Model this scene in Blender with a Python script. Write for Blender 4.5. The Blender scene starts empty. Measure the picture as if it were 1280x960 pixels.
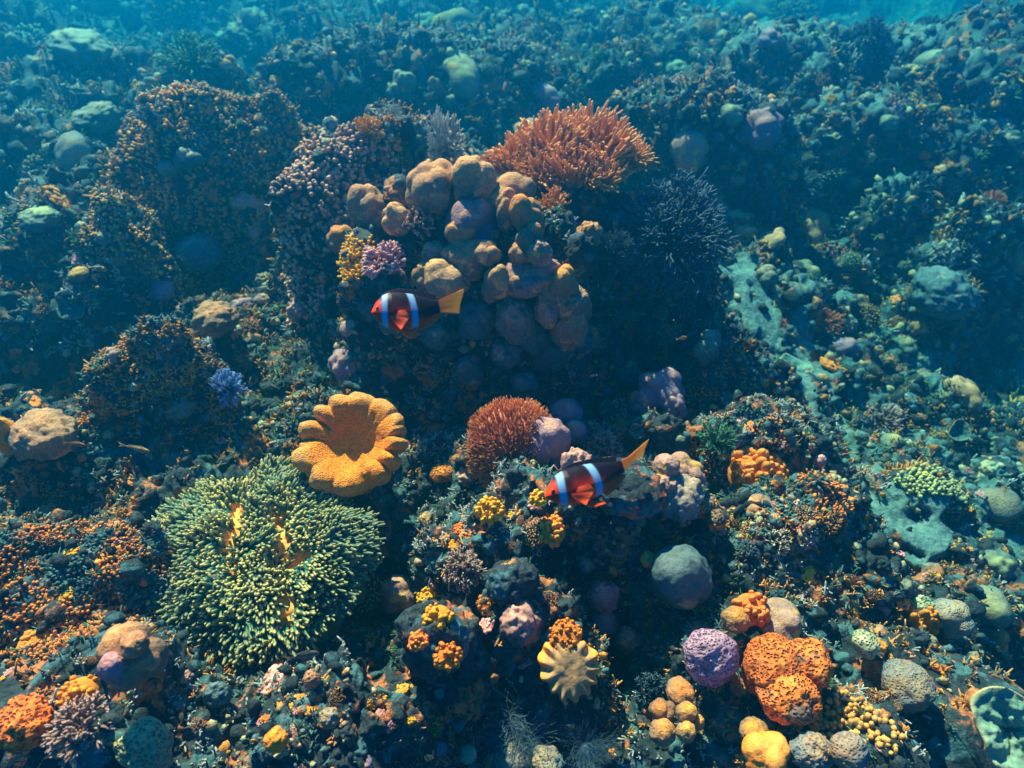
import bpy, bmesh, math, random
import numpy as np
from mathutils import Vector, Matrix
from mathutils.bvhtree import BVHTree

random.seed(7)
rng = np.random.default_rng(7)
R_ = math.radians
scene = bpy.context.scene
COL = scene.collection

# ------------------------------------------------------------------ camera
FPX = 834.0                       # focal length in pixels of a 1280 px wide picture
PITCH = R_(42)
CAM = np.array([0.0, 0.0, 1.5])
FW = np.array([0, math.cos(PITCH), -math.sin(PITCH)])
UP = np.array([0, math.sin(PITCH), math.cos(PITCH)])
RT = np.array([1.0, 0, 0])
cd = bpy.data.cameras.new('camera')
cd.sensor_width = 36
cd.lens = 36 * FPX / 1280
cd.clip_start = 0.02
cd.clip_end = 200
cd.dof.use_dof = True
cd.dof.focus_distance = 1.35
cd.dof.aperture_fstop = 3.6
cam = bpy.data.objects.new('camera', cd)
cam.location = CAM
cam.rotation_euler = (R_(90) - PITCH, 0, 0)
COL.objects.link(cam)
scene.camera = cam

# ------------------------------------------------------------------ light
SUN_EL, SUN_AZ = 47, -24          # azimuth from +Y, negative = to the left
w = bpy.data.worlds.new('World')
scene.world = w
w.use_nodes = True
nt = w.node_tree
nt.nodes.clear()
wo = nt.nodes.new('ShaderNodeOutputWorld')
bg = nt.nodes.new('ShaderNodeBackground')
sky = nt.nodes.new('ShaderNodeTexSky')
sky.sky_type = 'NISHITA'
sky.sun_disc = False
sky.sun_elevation = R_(SUN_EL)
sky.sun_rotation = R_(SUN_AZ)
tint = nt.nodes.new('ShaderNodeMix')
tint.data_type = 'RGBA'
tint.blend_type = 'MULTIPLY'
tint.inputs[0].default_value = 1.0
tint.inputs[7].default_value = (0.0, 0.21, 0.60, 1)     # the sea surface passes little red
nt.links.new(sky.outputs[0], tint.inputs[6])
nt.links.new(tint.outputs[2], bg.inputs[0])
bg.inputs[1].default_value = 0.06
nt.links.new(bg.outputs[0], wo.inputs[0])

sd = bpy.data.lights.new('sun', 'SUN')
sd.energy = 5.0
sd.angle = R_(0.6)
sd.color = (1.0, 0.41, 0.27)
sun = bpy.data.objects.new('sun', sd)
_a, _e = R_(SUN_AZ), R_(SUN_EL)
sun_dir = Vector((math.sin(_a) * math.cos(_e), math.cos(_a) * math.cos(_e), math.sin(_e)))
sun.rotation_euler = sun_dir.to_track_quat('Z', 'Y').to_euler()
sun.location = (0, 2, 6)
COL.objects.link(sun)

vs = scene.view_settings
vs.view_transform = 'Standard'
vs.look = 'None'
vs.gamma = 1
vs.exposure = 2.6
vs.use_curve_mapping = False
scene.cycles.use_denoising = True
scene.cycles.max_bounces = 5
scene.cycles.diffuse_bounces = 2
scene.cycles.glossy_bounces = 2
scene.cycles.volume_bounces = 1
scene.cycles.sample_clamp_indirect = 4

# water: one closed volume round everything
WATER_DENSITY = 0.36
WATER_SCATTER = (0.0000, 0.098, 0.188)
WATER_ABSORB = (0.0, 0.80, 0.88)

# ------------------------------------------------------------------ maths helpers
def ray(px, py):
    d = FW + RT * ((px - 640) / FPX) + UP * ((480 - py) / FPX)
    return d                       # unit depth along the view axis

def PD(px, py, depth):
    return CAM + ray(px, py) * depth

def PZ(px, py, z):
    d = ray(px, py)
    return CAM + d * ((z - CAM[2]) / d[2])

def project(p):
    v = np.asarray(p) - CAM
    dep = v @ FW
    return 640 + FPX * (v @ RT) / dep, 480 - FPX * (v @ UP) / dep, dep

def hash3(ix, iy, iz, seed):
    h = (ix * 374761393 + iy * 668265263 + iz * 2147483647 + seed * 974634777) & 0xFFFFFFFF
    h = ((h ^ (h >> 13)) * 1274126177) & 0xFFFFFFFF
    h = ((h ^ (h >> 16)) * 2246822519) & 0xFFFFFFFF
    h = h ^ (h >> 15)
    return (h & 0xFFFFFF) / float(0xFFFFFF)

def vnoise(P, seed=0):
    P = np.asarray(P, dtype=np.float64)
    f = np.floor(P).astype(np.int64)
    t = P - f
    t = t * t * t * (t * (t * 6 - 15) + 10)
    out = 0
    for dx in (0, 1):
        for dy in (0, 1):
            for dz in (0, 1):
                wgt = ((t[:, 0] if dx else 1 - t[:, 0]) * (t[:, 1] if dy else 1 - t[:, 1]) *
                       (t[:, 2] if dz else 1 - t[:, 2]))
                out = out + wgt * hash3(f[:, 0] + dx, f[:, 1] + dy, f[:, 2] + dz, seed)
    return out * 2 - 1

def fbm(P, octaves=4, seed=0, gain=0.5, lac=2.03):
    a, s, out = 1.0, 1.0, 0
    for i in range(octaves):
        out = out + a * vnoise(P * s + i * 17.3, seed + i)
        a *= gain
        s *= lac
    return out

def worley(P, seed=0):
    f = np.floor(P).astype(np.int64)
    best = np.full(len(P), 9.0)
    for dx in (-1, 0, 1):
        for dy in (-1, 0, 1):
            for dz in (-1, 0, 1):
                c = f + np.array([dx, dy, dz])
                q = np.stack([c[:, k] + hash3(c[:, 0], c[:, 1], c[:, 2], seed + 11 * k) for k in range(3)], 1)
                best = np.minimum(best, ((q - P) ** 2).sum(1))
    return np.sqrt(best)

def nrm(v):
    v = np.asarray(v, dtype=np.float64)
    return v / np.maximum(np.linalg.norm(v, axis=-1, keepdims=True), 1e-9)

# ------------------------------------------------------------------ mesh building
class Geo:
    """vertices, quads, triangles and one colour-mix value per vertex"""
    def __init__(s, V=None, Q=None, T=None, A=None):
        s.V = np.zeros((0, 3)) if V is None else np.asarray(V, float)
        s.Q = np.zeros((0, 4), int) if Q is None else np.asarray(Q, int)
        s.T = np.zeros((0, 3), int) if T is None else np.asarray(T, int)
        s.A = np.zeros((len(s.V), 3)) if A is None else np.asarray(A, float)

    def add(s, o):
        n = len(s.V)
        s.V = np.vstack([s.V, o.V])
        s.Q = np.vstack([s.Q, o.Q + n])
        s.T = np.vstack([s.T, o.T + n])
        s.A = np.vstack([s.A, o.A])
        return s

def joined(lst):
    n, V, Q, T, A = 0, [], [], [], []
    for g in lst:
        V.append(g.V); Q.append(g.Q + n); T.append(g.T + n); A.append(g.A)
        n += len(g.V)
    return Geo(np.vstack(V), np.vstack(Q), np.vstack(T), np.vstack(A))

def to_mesh(name, g, mat, smooth=True):
    m = bpy.data.meshes.new(name)
    nv, nq, ntt = len(g.V), len(g.Q), len(g.T)
    m.vertices.add(nv)
    m.vertices.foreach_set('co', g.V.astype(np.float32).ravel())
    m.loops.add(nq * 4 + ntt * 3)
    m.polygons.add(nq + ntt)
    m.loops.foreach_set('vertex_index', np.concatenate([g.Q.ravel(), g.T.ravel()]).astype(np.int32))
    m.polygons.foreach_set('loop_start', np.concatenate([np.arange(nq) * 4, nq * 4 + np.arange(ntt) * 3]).astype(np.int32))
    m.polygons.foreach_set('use_smooth', np.full(nq + ntt, smooth))
    at = m.attributes.new('mixv', 'FLOAT_COLOR', 'POINT')
    at.data.foreach_set('color', np.hstack([g.A, np.ones((nv, 1))]).astype(np.float32).ravel())
    m.update(calc_edges=True)
    m.validate()
    m.materials.append(mat)
    return m

def link(name, mesh, parent=None):
    o = bpy.data.objects.new(name, mesh)
    COL.objects.link(o)
    if parent is not None:
        o.parent = parent
    return o

def tag(o, label=None, cat=None, group=None, kind=None):
    if label: o['label'] = label
    if cat: o['category'] = cat
    if group: o['group'] = group
    if kind: o['kind'] = kind
    return o

def empty(name, loc, label, cat, group=None, rot=None):
    o = bpy.data.objects.new(name, None)
    o.empty_display_size = 0.05
    COL.objects.link(o)
    if rot is not None:
        o.matrix_world = Matrix.Translation(Vector(loc)) @ rot.to_4x4()
    else:
        o.location = Vector(loc)
    return tag(o, label, cat, group)

_ico = {}
def ico(sub):
    if sub not in _ico:
        bm = bmesh.new()
        bmesh.ops.create_icosphere(bm, subdivisions=sub, radius=1)
        V = np.array([v.co[:] for v in bm.verts])
        T = np.array([[v.index for v in f.verts] for f in bm.faces])
        bm.free()
        _ico[sub] = (nrm(V), T)
    return _ico[sub]

def blob(centers, radii, sub=5, k=18.0, noise=0.02, nscale=3.0, seed=0, worl=0, wscale=6, squash=None, tipz=True):
    """star-shaped union of spheres: real lobes with soft creases between them"""
    D, T = ico(sub)
    C = np.asarray(centers, float)
    Rr = np.asarray(radii, float)
    dc = D @ C.T
    disc = dc ** 2 - (C ** 2).sum(1)[None] + (Rr ** 2)[None]
    t = np.where(disc > 0, dc + np.sqrt(np.maximum(disc, 0)), 0)
    t = np.maximum(t, 0)
    sc = t.max()
    m = t.max(1, keepdims=True)
    r = m[:, 0] + np.log(np.exp(k * (t - m) / sc).sum(1)) / k * sc * 0.5
    V = D * r[:, None]
    crease = 0
    if noise:
        V = V + D * (fbm(V * nscale, 4, seed) * noise)[:, None]
    if worl:
        wd = worley(V * wscale, seed)
        V = V - D * (wd * worl)[:, None]
    if squash is not None:
        V = V * np.array(squash)
    zz = (V[:, 2] - V[:, 2].min()) / max(1e-6, np.ptp(V[:, 2]))  # height up the lobe, paints warm sunlight into the colour of its top
    A = np.stack([zz, fbm(V * 2.5, 3, seed + 5) * .5 + .5, np.full(len(V), .5)], 1)
    return Geo(V, None, T, A)

def frames(D):
    a = np.where(np.abs(D[:, 2:3]) < 0.9, np.array([[0, 0, 1.0]]), np.array([[1.0, 0, 0]]))
    u = nrm(np.cross(a, D))
    v = np.cross(D, u)
    return u, v

def tubes(P0, D, L, Rad, rings=4, sides=6, bend=None, prof=None, tip=0.9, rnd=None, wave=0):
    """many tapered round-tipped tubes in one go"""
    P0 = np.asarray(P0, float); D = nrm(D)
    N = len(P0)
    L = np.broadcast_to(np.asarray(L, float), (N,))
    Rad = np.broadcast_to(np.asarray(Rad, float), (N,))
    u, v = frames(D)
    ts = np.linspace(0, 1, rings)
    if prof is None:
        prof = [1.0 - 0.25 * t for t in ts]
        prof[-1] *= 0.72
    prof = np.asarray(prof)
    ang = np.arange(sides) * 2 * math.pi / sides
    V = np.zeros((N, rings * sides + 1, 3))
    A = np.zeros((N, rings * sides + 1, 3))
    rr = rng.random(N) if rnd is None else rnd
    for i, t in enumerate(ts):
        c = P0 + D * (L * t * 0.93)[:, None]
        if bend is not None:
            c = c + bend * (t * t)
        if wave:
            c = c + (u * np.sin(t * 6.5 + P0[:, :1] * 9)[:] + v * np.sin(t * 5 + P0[:, 1:2] * 7)) * (wave * t * L)[:, None]
        for j, a in enumerate(ang):
            V[:, i * sides + j] = c + (u * math.cos(a) + v * math.sin(a)) * (Rad * prof[i])[:, None]
        A[:, i * sides:(i + 1) * sides, 0] = t
    c = P0 + D * L[:, None]
    if bend is not None:
        c = c + bend
    if wave:
        c = c + (u * np.sin(6.5 + P0[:, :1] * 9) + v * np.sin(5 + P0[:, 1:2] * 7)) * (wave * L)[:, None]
    V[:, -1] = c
    A[:, -1, 0] = 1
    A[:, :, 1] = rr[:, None]
    q, tt = [], []
    for i in range(rings - 1):
        for j in range(sides):
            j2 = (j + 1) % sides
            q.append([i * sides + j, i * sides + j2, (i + 1) * sides + j2, (i + 1) * sides + j])
    b = (rings - 1) * sides
    for j in range(sides):
        tt.append([b + j, b + (j + 1) % sides, rings * sides])
    nper = rings * sides + 1
    off = (np.arange(N) * nper)[:, None, None]
    Q = (np.array(q)[None] + off).reshape(-1, 4)
    T = (np.array(tt)[None] + off).reshape(-1, 3)
    return Geo(V.reshape(-1, 3), Q, T, A.reshape(-1, 3))

def fib_dirs(n, zmin=-0.1, jit=0.05):
    i = np.arange(n) + 0.5
    z = 1 - (1 - zmin) * i / n
    ph = i * 2.399963
    s = np.sqrt(np.maximum(0, 1 - z * z))
    D = np.stack([s * np.cos(ph), s * np.sin(ph), z], 1)
    return nrm(D + rng.normal(0, jit, D.shape))

# ------------------------------------------------------------------ materials
_m = {}
def mat_mix(name, c0, c1, c2=None, use='tip', nscale=14.0, spots=None, rough=0.75, bump=0.3, bscale=60,
            vor=0, vscale=40, hue=0.014, spec=0.25, sss=0.0, patch=0.0, patch_col=(.5, .2, .05), patch2_col=None, pscale=8.0,
            gen=True, fine=.35, valr=.2):
    """procedural coral skin: base colour c0, second colour c1 by noise, tips c2 by the mixv attribute: pale pigment, plus sunlit tops painted in"""
    if name in _m:
        return _m[name]
    m = bpy.data.materials.new(name)
    m.use_nodes = True
    n = m.node_tree.nodes
    l = m.node_tree.links
    b = n['Principled BSDF']
    b.inputs['Roughness'].default_value = rough
    b.inputs['Specular IOR Level'].default_value = spec
    tc = n.new('ShaderNodeTexCoord')
    geo = n.new('ShaderNodeNewGeometry')
    co = geo.outputs['Position']                  # world scale keeps every copy's pattern its own
    oi = n.new('ShaderNodeObjectInfo')
    at = n.new('ShaderNodeAttribute'); at.attribute_name = 'mixv'
    sep = n.new('ShaderNodeSeparateColor'); l.new(at.outputs['Color'], sep.inputs[0])

    def noise(scale, detail=4, rough_=0.6):
        t = n.new('ShaderNodeTexNoise'); t.inputs['Scale'].default_value = scale
        t.inputs['Detail'].default_value = detail; t.inputs['Roughness'].default_value = rough_
        l.new(co, t.inputs['Vector']); return t.outputs['Fac']

    def ramp(fac, a, b_):
        r = n.new('ShaderNodeMapRange'); r.inputs[1].default_value = a; r.inputs[2].default_value = b_
        r.interpolation_type = 'SMOOTHSTEP'
        l.new(fac, r.inputs[0]); return r.outputs[0]

    def mix(fac, ca, cb, mode='MIX'):
        x = n.new('ShaderNodeMix'); x.data_type = 'RGBA'; x.blend_type = mode
        if isinstance(fac, float): x.inputs[0].default_value = fac
        else: l.new(fac, x.inputs[0])
        for i, c in ((6, ca), (7, cb)):
            if isinstance(c, tuple): x.inputs[i].default_value = (*c, 1)
            else: l.new(c, x.inputs[i])
        return x.outputs[2]

    def math_(op, a, b_=None):
        x = n.new('ShaderNodeMath'); x.operation = op
        for i, c in ((0, a), (1, b_)):
            if c is None: continue
            if isinstance(c, (int, float)): x.inputs[i].default_value = c
            else: l.new(c, x.inputs[i])
        return x.outputs[0]

    col = mix(ramp(noise(nscale), .38, .62), c0, c1)
    if c2 is not None:
        if use == 'tip':
            f = math_('POWER', sep.outputs[0], 4.0)
            f = math_('MULTIPLY', f, math_('ADD', 0.45, math_('MULTIPLY', sep.outputs[1], 0.55)))
        else:
            f = ramp(sep.outputs[1], .45, .7)
        col = mix(f, col, c2)
    if patch:
        f = ramp(noise(pscale, 6, .62), .62 - patch * .25, .68 - patch * .25)
        col = mix(f, col, patch_col)
        if patch2_col:
            t = n.new('ShaderNodeTexNoise'); t.inputs['Scale'].default_value = pscale * 1.7
            t.inputs['Detail'].default_value = 6
            mp = n.new('ShaderNodeMapping'); mp.inputs['Location'].default_value = (7, 3, 5)
            l.new(co, mp.inputs[0]); l.new(mp.outputs[0], t.inputs['Vector'])
            col = mix(ramp(t.outputs['Fac'], .60 - patch * .2, .66 - patch * .2), col, patch2_col)
    # fine mottling of pigment
    fm = noise(nscale * 9, 3, .7)
    mr = n.new('ShaderNodeMapRange'); mr.inputs[1].default_value = .3; mr.inputs[2].default_value = .7
    mr.inputs[3].default_value = 1 - fine; mr.inputs[4].default_value = 1 + fine
    l.new(fm, mr.inputs[0])
    cmb = n.new('ShaderNodeCombineColor')
    for i in range(3): l.new(mr.outputs[0], cmb.inputs[i])
    col = mix(1.0, col, cmb.outputs[0], 'MULTIPLY')
    h = n.new('ShaderNodeHueSaturation')
    l.new(math_('ADD', 0.5 - hue, math_('MULTIPLY', oi.outputs['Random'], 2 * hue)), h.inputs['Hue'])
    rnd2 = math_('FRACT', math_('MULTIPLY', oi.outputs['Random'], 17.31))
    l.new(math_('ADD', 1 - valr, math_('MULTIPLY', rnd2, 2 * valr)), h.inputs['Value'])
    l.new(col, h.inputs['Color'])
    col = h.outputs[0]
    bumpsrc = noise(bscale, 5, .65)
    if vor:
        v = n.new('ShaderNodeTexVoronoi'); v.inputs['Scale'].default_value = vscale
        l.new(co, v.inputs['Vector'])
        vr = ramp(v.outputs['Distance'], 0.12, 0.55)
        bumpsrc = math_('ADD', math_('MULTIPLY', bumpsrc, .3), vr)
        dk = mix(ramp(v.outputs['Distance'], .15, .5), (1 - vor, 1 - vor, 1 - vor), (1.15, 1.15, 1.15))
        col = mix(1.0, col, dk, 'MULTIPLY')
    l.new(col, b.inputs['Base Color'])
    bp = n.new('ShaderNodeBump'); bp.inputs['Strength'].default_value = bump
    bp.inputs['Distance'].default_value = 0.01
    l.new(bumpsrc, bp.inputs['Height'])
    l.new(bp.outputs[0], b.inputs['Normal'])
    if sss:
        b.inputs['Subsurface Weight'].default_value = sss
        b.inputs['Subsurface Radius'].default_value = (0.02, 0.008, 0.004)
        b.inputs['Subsurface Scale'].default_value = 0.5
    _m[name] = m
    return m

ORANGE = (.62, .22, .04)
AMBER = (.70, .38, .06)
PINK = (.55, .24, .22)
CREAM = (.42, .33, .18)
M_rock = mat_mix('reef_rock_skin', (.010, .022, .030), (.028, .042, .050), nscale=9, patch=.30, patch_col=(.46, .15, .05),
                 patch2_col=(.05, .12, .13), pscale=11, bump=.9, bscale=70, fine=.5)
M_rockd = mat_mix('dark_rock_skin', (.009, .020, .028), (.025, .04, .046), nscale=8, patch=.2, patch_col=(.32, .22, .12),
                  patch2_col=(.20, .26, .18), pscale=9, bump=.9, bscale=60, fine=.5)
M_rubble = mat_mix('rubble_skin', (.014, .030, .040), (.050, .075, .085), CREAM, use='noise', nscale=16, patch=.34,
                   patch_col=(.75, .24, .04), patch2_col=(.08, .17, .18), pscale=13, bump=.6, bscale=120, fine=.5)
M_turf = mat_mix('turf_skin', (.014, .028, .034), (.04, .042, .04), (.95, .34, .05), nscale=7, patch=.5,
                 patch_col=(.55, .22, .05), patch2_col=(.06, .13, .13), pscale=6, bump=.2, fine=.4)
M_porites = mat_mix('lobed_coral_skin', (.14, .11, .085), (.25, .155, .095), (.80, .34, .11), nscale=16, bump=.6, bscale=150,
                    patch=.35, patch_col=(.60, .26, .11), pscale=22, hue=.008, fine=.3, sss=.05)  # the peach of the tops is sunlight painted into the skin
M_purple = mat_mix('purple_lobe_skin', (.11, .10, .18), (.17, .12, .19), (.62, .28, .22), nscale=16, bump=.6, bscale=150,
                   patch=.15, patch_col=(.60, .28, .18), pscale=20, fine=.15, sss=.05)
M_greylobe = mat_mix('grey_lobe_skin', (.09, .13, .14), (.14, .15, .14), (.50, .30, .17), nscale=14, bump=.6, bscale=150, fine=.28)
M_littoplobe = mat_mix('lit_top_lobe_skin', (.15, .11, .08), (.22, .14, .08), (.98, .34, .04), nscale=18, bump=.6, bscale=150, fine=.28)  # tan lobe, its orange top is sunlight put into the colour
M_pinklobe = mat_mix('pink_lobe_skin', (.28, .15, .13), (.36, .18, .13), (.56, .28, .20), nscale=14, bump=.5, bscale=180, fine=.25,
                     patch=.25, patch_col=(.7, .36, .08), pscale=30)
M_nub = mat_mix('nubbly_coral_skin', (.012, .024, .030), (.034, .04, .038), (.95, .36, .08), nscale=6, bump=.3, bscale=200, fine=.25,
                patch=.2, patch_col=(.42, .18, .10), pscale=9)
M_nubpink = mat_mix('pink_nubbly_skin', (.016, .026, .038), (.045, .042, .055), (.90, .42, .27), nscale=7, bump=.3, fine=.25,
                    patch=.2, patch_col=(.55, .20, .10), pscale=9)
M_green = mat_mix('green_finger_skin', (.010, .09, .08), (.014, .11, .085), (.62, .46, .14), nscale=9, bump=.15, fine=.15, rough=.55, hue=.0, valr=.03)
M_greenbase = mat_mix('green_finger_base', (.03, .08, .06), (.06, .10, .06), (.80, .38, .06), use='tip', nscale=10, bump=.3, fine=.2)
M_leather = mat_mix('yellow_leather_skin', (.85, .22, .015), (.92, .25, .015), (.52, .24, .07), nscale=8, bump=.6, bscale=260,
                    vor=.25, vscale=260, fine=.15, hue=0.0)
M_leatherst = mat_mix('leather_stalk_skin', (.30, .26, .14), (.36, .28, .14), (.4, .3, .15), nscale=10, bump=.4, fine=.2)
M_redanem = mat_mix('rust_tentacle_skin', (.60, .20, .05), (.70, .25, .05), (.98, .42, .12), nscale=5, bump=.1, fine=.12, rough=.55, hue=.0, valr=.03,
                    patch=.2, patch_col=(.66, .24, .06), pscale=8)
M_redtuft = mat_mix('red_tuft_skin', (.36, .11, .05), (.48, .15, .06), (.98, .38, .12), nscale=9, bump=.1, fine=.2,
                    patch=.25, patch_col=(.62, .24, .04), pscale=12)
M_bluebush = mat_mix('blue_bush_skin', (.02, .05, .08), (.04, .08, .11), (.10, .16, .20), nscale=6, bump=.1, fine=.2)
M_bluestar = mat_mix('blue_star_skin', (.08, .18, .40), (.12, .24, .50), (.40, .55, .85), nscale=9, bump=.1, fine=.1, hue=0)
M_white = mat_mix('pale_branch_skin', (.20, .22, .20), (.28, .27, .24), (.62, .58, .50), nscale=9, bump=.1, fine=.2)
M_darkbranch = mat_mix('dark_branch_skin', (.07, .055, .05), (.12, .08, .07), (.72, .55, .38), nscale=9, bump=.1, fine=.2)
M_brown = mat_mix('brown_branch_skin', (.16, .10, .08), (.24, .14, .11), (.58, .34, .28), nscale=8, bump=.2, fine=.25)
M_hair = mat_mix('dark_hair_skin', (.03, .08, .13), (.05, .12, .18), (.22, .34, .40), nscale=6, bump=.05, fine=.15, rough=.5)
M_hairpale = mat_mix('pale_hair_skin', (.22, .20, .15), (.32, .26, .16), (.66, .52, .30), nscale=6, bump=.05, fine=.1, rough=.5)
M_yellow = mat_mix('yellow_button_skin', (.60, .22, .02), (.75, .28, .02), (.90, .38, .03), nscale=40, bump=.4, bscale=300, fine=.3, hue=.02)
M_orangeb = mat_mix('orange_button_skin', (.80, .18, .02), (.85, .24, .03), (.95, .36, .08), nscale=40, bump=.4, bscale=300, fine=.3)
M_pinkb = mat_mix('pink_crust_skin', (.50, .16, .14), (.60, .24, .22), (.85, .50, .42), nscale=40, bump=.5, bscale=300, fine=.3)
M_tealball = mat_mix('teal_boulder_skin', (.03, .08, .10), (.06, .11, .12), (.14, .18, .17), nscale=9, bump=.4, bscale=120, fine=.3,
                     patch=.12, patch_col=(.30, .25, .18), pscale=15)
M_brainp = mat_mix('purple_brain_skin', (.22, .12, .22), (.30, .16, .24), (.40, .22, .26), nscale=10, bump=.8, vor=.3, vscale=180, fine=.15)
M_braino = mat_mix('orange_honeycomb_skin', (.50, .13, .02), (.78, .20, .02), (.85, .26, .03), nscale=10, bump=1.0, vor=.32, vscale=170, fine=.35,
                   patch=.3, patch_col=(.22, .13, .08), pscale=12)
M_brainb = mat_mix('pale_brain_skin', (.09, .13, .16), (.28, .16, .08), (.36, .26, .15), nscale=26, bump=.5, vor=.18, vscale=200, fine=.25)
M_braing = mat_mix('green_brain_skin', (.16, .22, .12), (.26, .26, .14), (.46, .42, .22), nscale=12, bump=.7, vor=.3, vscale=150, fine=.25)
M_plate = mat_mix('green_plate_skin', (.10, .20, .15), (.15, .24, .17), (.55, .40, .15), nscale=9, bump=.4, bscale=90, fine=.25)
M_tealcoral = mat_mix('teal_coral_skin', (.03, .07, .075), (.06, .12, .12), (.45, .36, .16), nscale=8, bump=.4, bscale=80, fine=.25,
                      patch=.12, patch_col=(.66, .30, .08), pscale=5, hue=.05)
M_algae = mat_mix('green_algae_skin', (.04, .14, .07), (.07, .20, .09), (.16, .36, .16), nscale=9, bump=.1, fine=.2)
M_sand = mat_mix('sand_skin', (.20, .21, .18), (.30, .28, .22), nscale=5, bump=.35, bscale=110, fine=.3, patch=.1,
                 patch_col=(.40, .36, .28), pscale=20)

# terrain skin: rock everywhere, sand where the attribute says so
def mat_terrain():
    m = M_rock.copy(); m.name = 'reef_bed_skin'
    n, l = m.node_tree.nodes, m.node_tree.links
    b = n['Principled BSDF']
    src = b.inputs['Base Color'].links[0].from_socket
    sep = [x for x in n if x.type == 'SEPARATE_COLOR'][0]
    t = n.new('ShaderNodeTexNoise'); t.inputs['Scale'].default_value = 60; t.inputs['Detail'].default_value = 6
    geo = [x for x in n if x.type == 'NEW_GEOMETRY'][0]
    l.new(geo.outputs['Position'], t.inputs['Vector'])
    r = n.new('ShaderNodeValToRGB')
    r.color_ramp.elements[0].color = (.06, .13, .13, 1); r.color_ramp.elements[0].position = .35
    r.color_ramp.elements[1].color = (.15, .25, .23, 1); r.color_ramp.elements[1].position = .65
    l.new(t.outputs['Fac'], r.inputs[0])
    x = n.new('ShaderNodeMix'); x.data_type = 'RGBA'
    l.new(sep.outputs[2], x.inputs[0]); l.new(src, x.inputs[6]); l.new(r.outputs[0], x.inputs[7])
    l.new(x.outputs[2], b.inputs['Base Color'])
    return m

# ------------------------------------------------------------------ the reef bed
# named swells: (px, py, peak z, rx, ry, power) - the pixel only says where on the reef the peak stands
SW = [
    (235, 122, .66, .50, .40, 2.0), (330, 135, .60, .30, .30, 2.0), (60, 235, .42, .30, .30, 2.0), (130, 240, .5, .2, .2, 2),
    (420, 178, .66, .25, .24, 3.0), (385, 215, .62, .16, .16, 3.0), (500, 140, .70, .24, .20, 3.0),
    (520, 235, .66, .20, .15, 3.5), (600, 225, .68, .26, .16, 4.0), (660, 270, .62, .20, .16, 4.0), (690, 330, .50, .12, .14, 4.0),
    (470, 300, .56, .14, .14, 3.5), (560, 350, .45, .24, .10, 3.5),
    (710, 225, .62, .28, .18, 3.0), (830, 300, .40, .26, .24, 3.0),
    (190, 403, .47, .15, .14, 2.2), (140, 450, .42, .15, .11, 2.6), (215, 490, .30, .16, .12, 2.5), (60, 530, .30, .18, .10, 3.0), (270, 400, .28, .10, .08, 3),
    (40, 700, .38, .30, .24, 3.0), (110, 680, .34, .15, .14, 3.0), (40, 860, .42, .28, .20, 3.0),
    (320, 690, .18, .30, .24, 3.0), (440, 590, .20, .12, .10, 3.0), (400, 900, .36, .16, .14, 4.0), (480, 880, .32, .10, .10, 4.0),
    (640, 540, .22, .14, .12, 3.0), (690, 600, .34, .16, .12, 4.0), (620, 650, .32, .16, .10, 4.0), (800, 600, .34, .18, .12, 4.0),
    (650, 740, .30, .16, .12, 3.5), (545, 790, .34, .09, .09, 4.0), (700, 800, .26, .12, .10, 3.0), (820, 520, .26, .12, .10, 3),
    (860, 690, .20, .12, .12, 4.0), (890, 440, .22, .14, .14, 3.0), (950, 520, .26, .18, .16, 3.5), (1000, 620, .26, .18, .14, 3.5),
    (930, 660, .26, .16, .12, 3.5), (1080, 700, .18, .16, .12, 3.5), (950, 830, .22, .20, .15, 3.0), (1050, 900, .24, .2, .14, 3.0),
    (880, 830, .18, .10, .10, 3.0), (1150, 840, .16, .18, .14, 3.0), (1240, 880, .20, .16, .14, 3.0), (960, 340, .0, .3, .2, 3),
    (1160, 600, .06, .14, .12, 3.0), (1180, 350, -.10, .22, .15, 2.5), (1130, 230, .10, .28, .2, 2.5), (1010, 190, .05, .25, .2, 2.5), (1240, 260, .1, .3, .2, 2.5), (1060, 320, -.1, .2, .15, 2.5), (1100, 120, .35, .5, .3, 3.0),
    (870, 95, .55, .40, .28, 3.0), (940, 120, .48, .30, .22, 3.0), (620, 55, .45, .5, .35, 3.0), (480, 40, .55, .6, .4, 3.0),
    (380, 60, .55, .4, .3, 3.0), (100, 60, .45, .5, .4, 3.0), (240, 70, .5, .35, .3, 3.0), (780, 60, .35, .3, .3, 3), (1000, 30, .5, .6, .4, 3),
    (1220, 140, .3, .5, .3, 3), (1250, 60, .5, .6, .5, 3), (30, 150, .4, .4, .3, 2.5), (1150, 35, .5, .6, .4, 3), (1270, 15, .6, .7, .5, 3), (900, 22, .35, .5, .4, 3), (820, 10, .3, .5, .4, 3), (1030, 75, .4, .3, .25, 3), (690, 75, .3, .22, .2, 3),
]
_sw = []
for (px, py, z, rx, ry, p) in SW:
    q = PZ(px, py, z)
    _sw.append((q[0], q[1], z, rx, ry, p))

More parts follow.
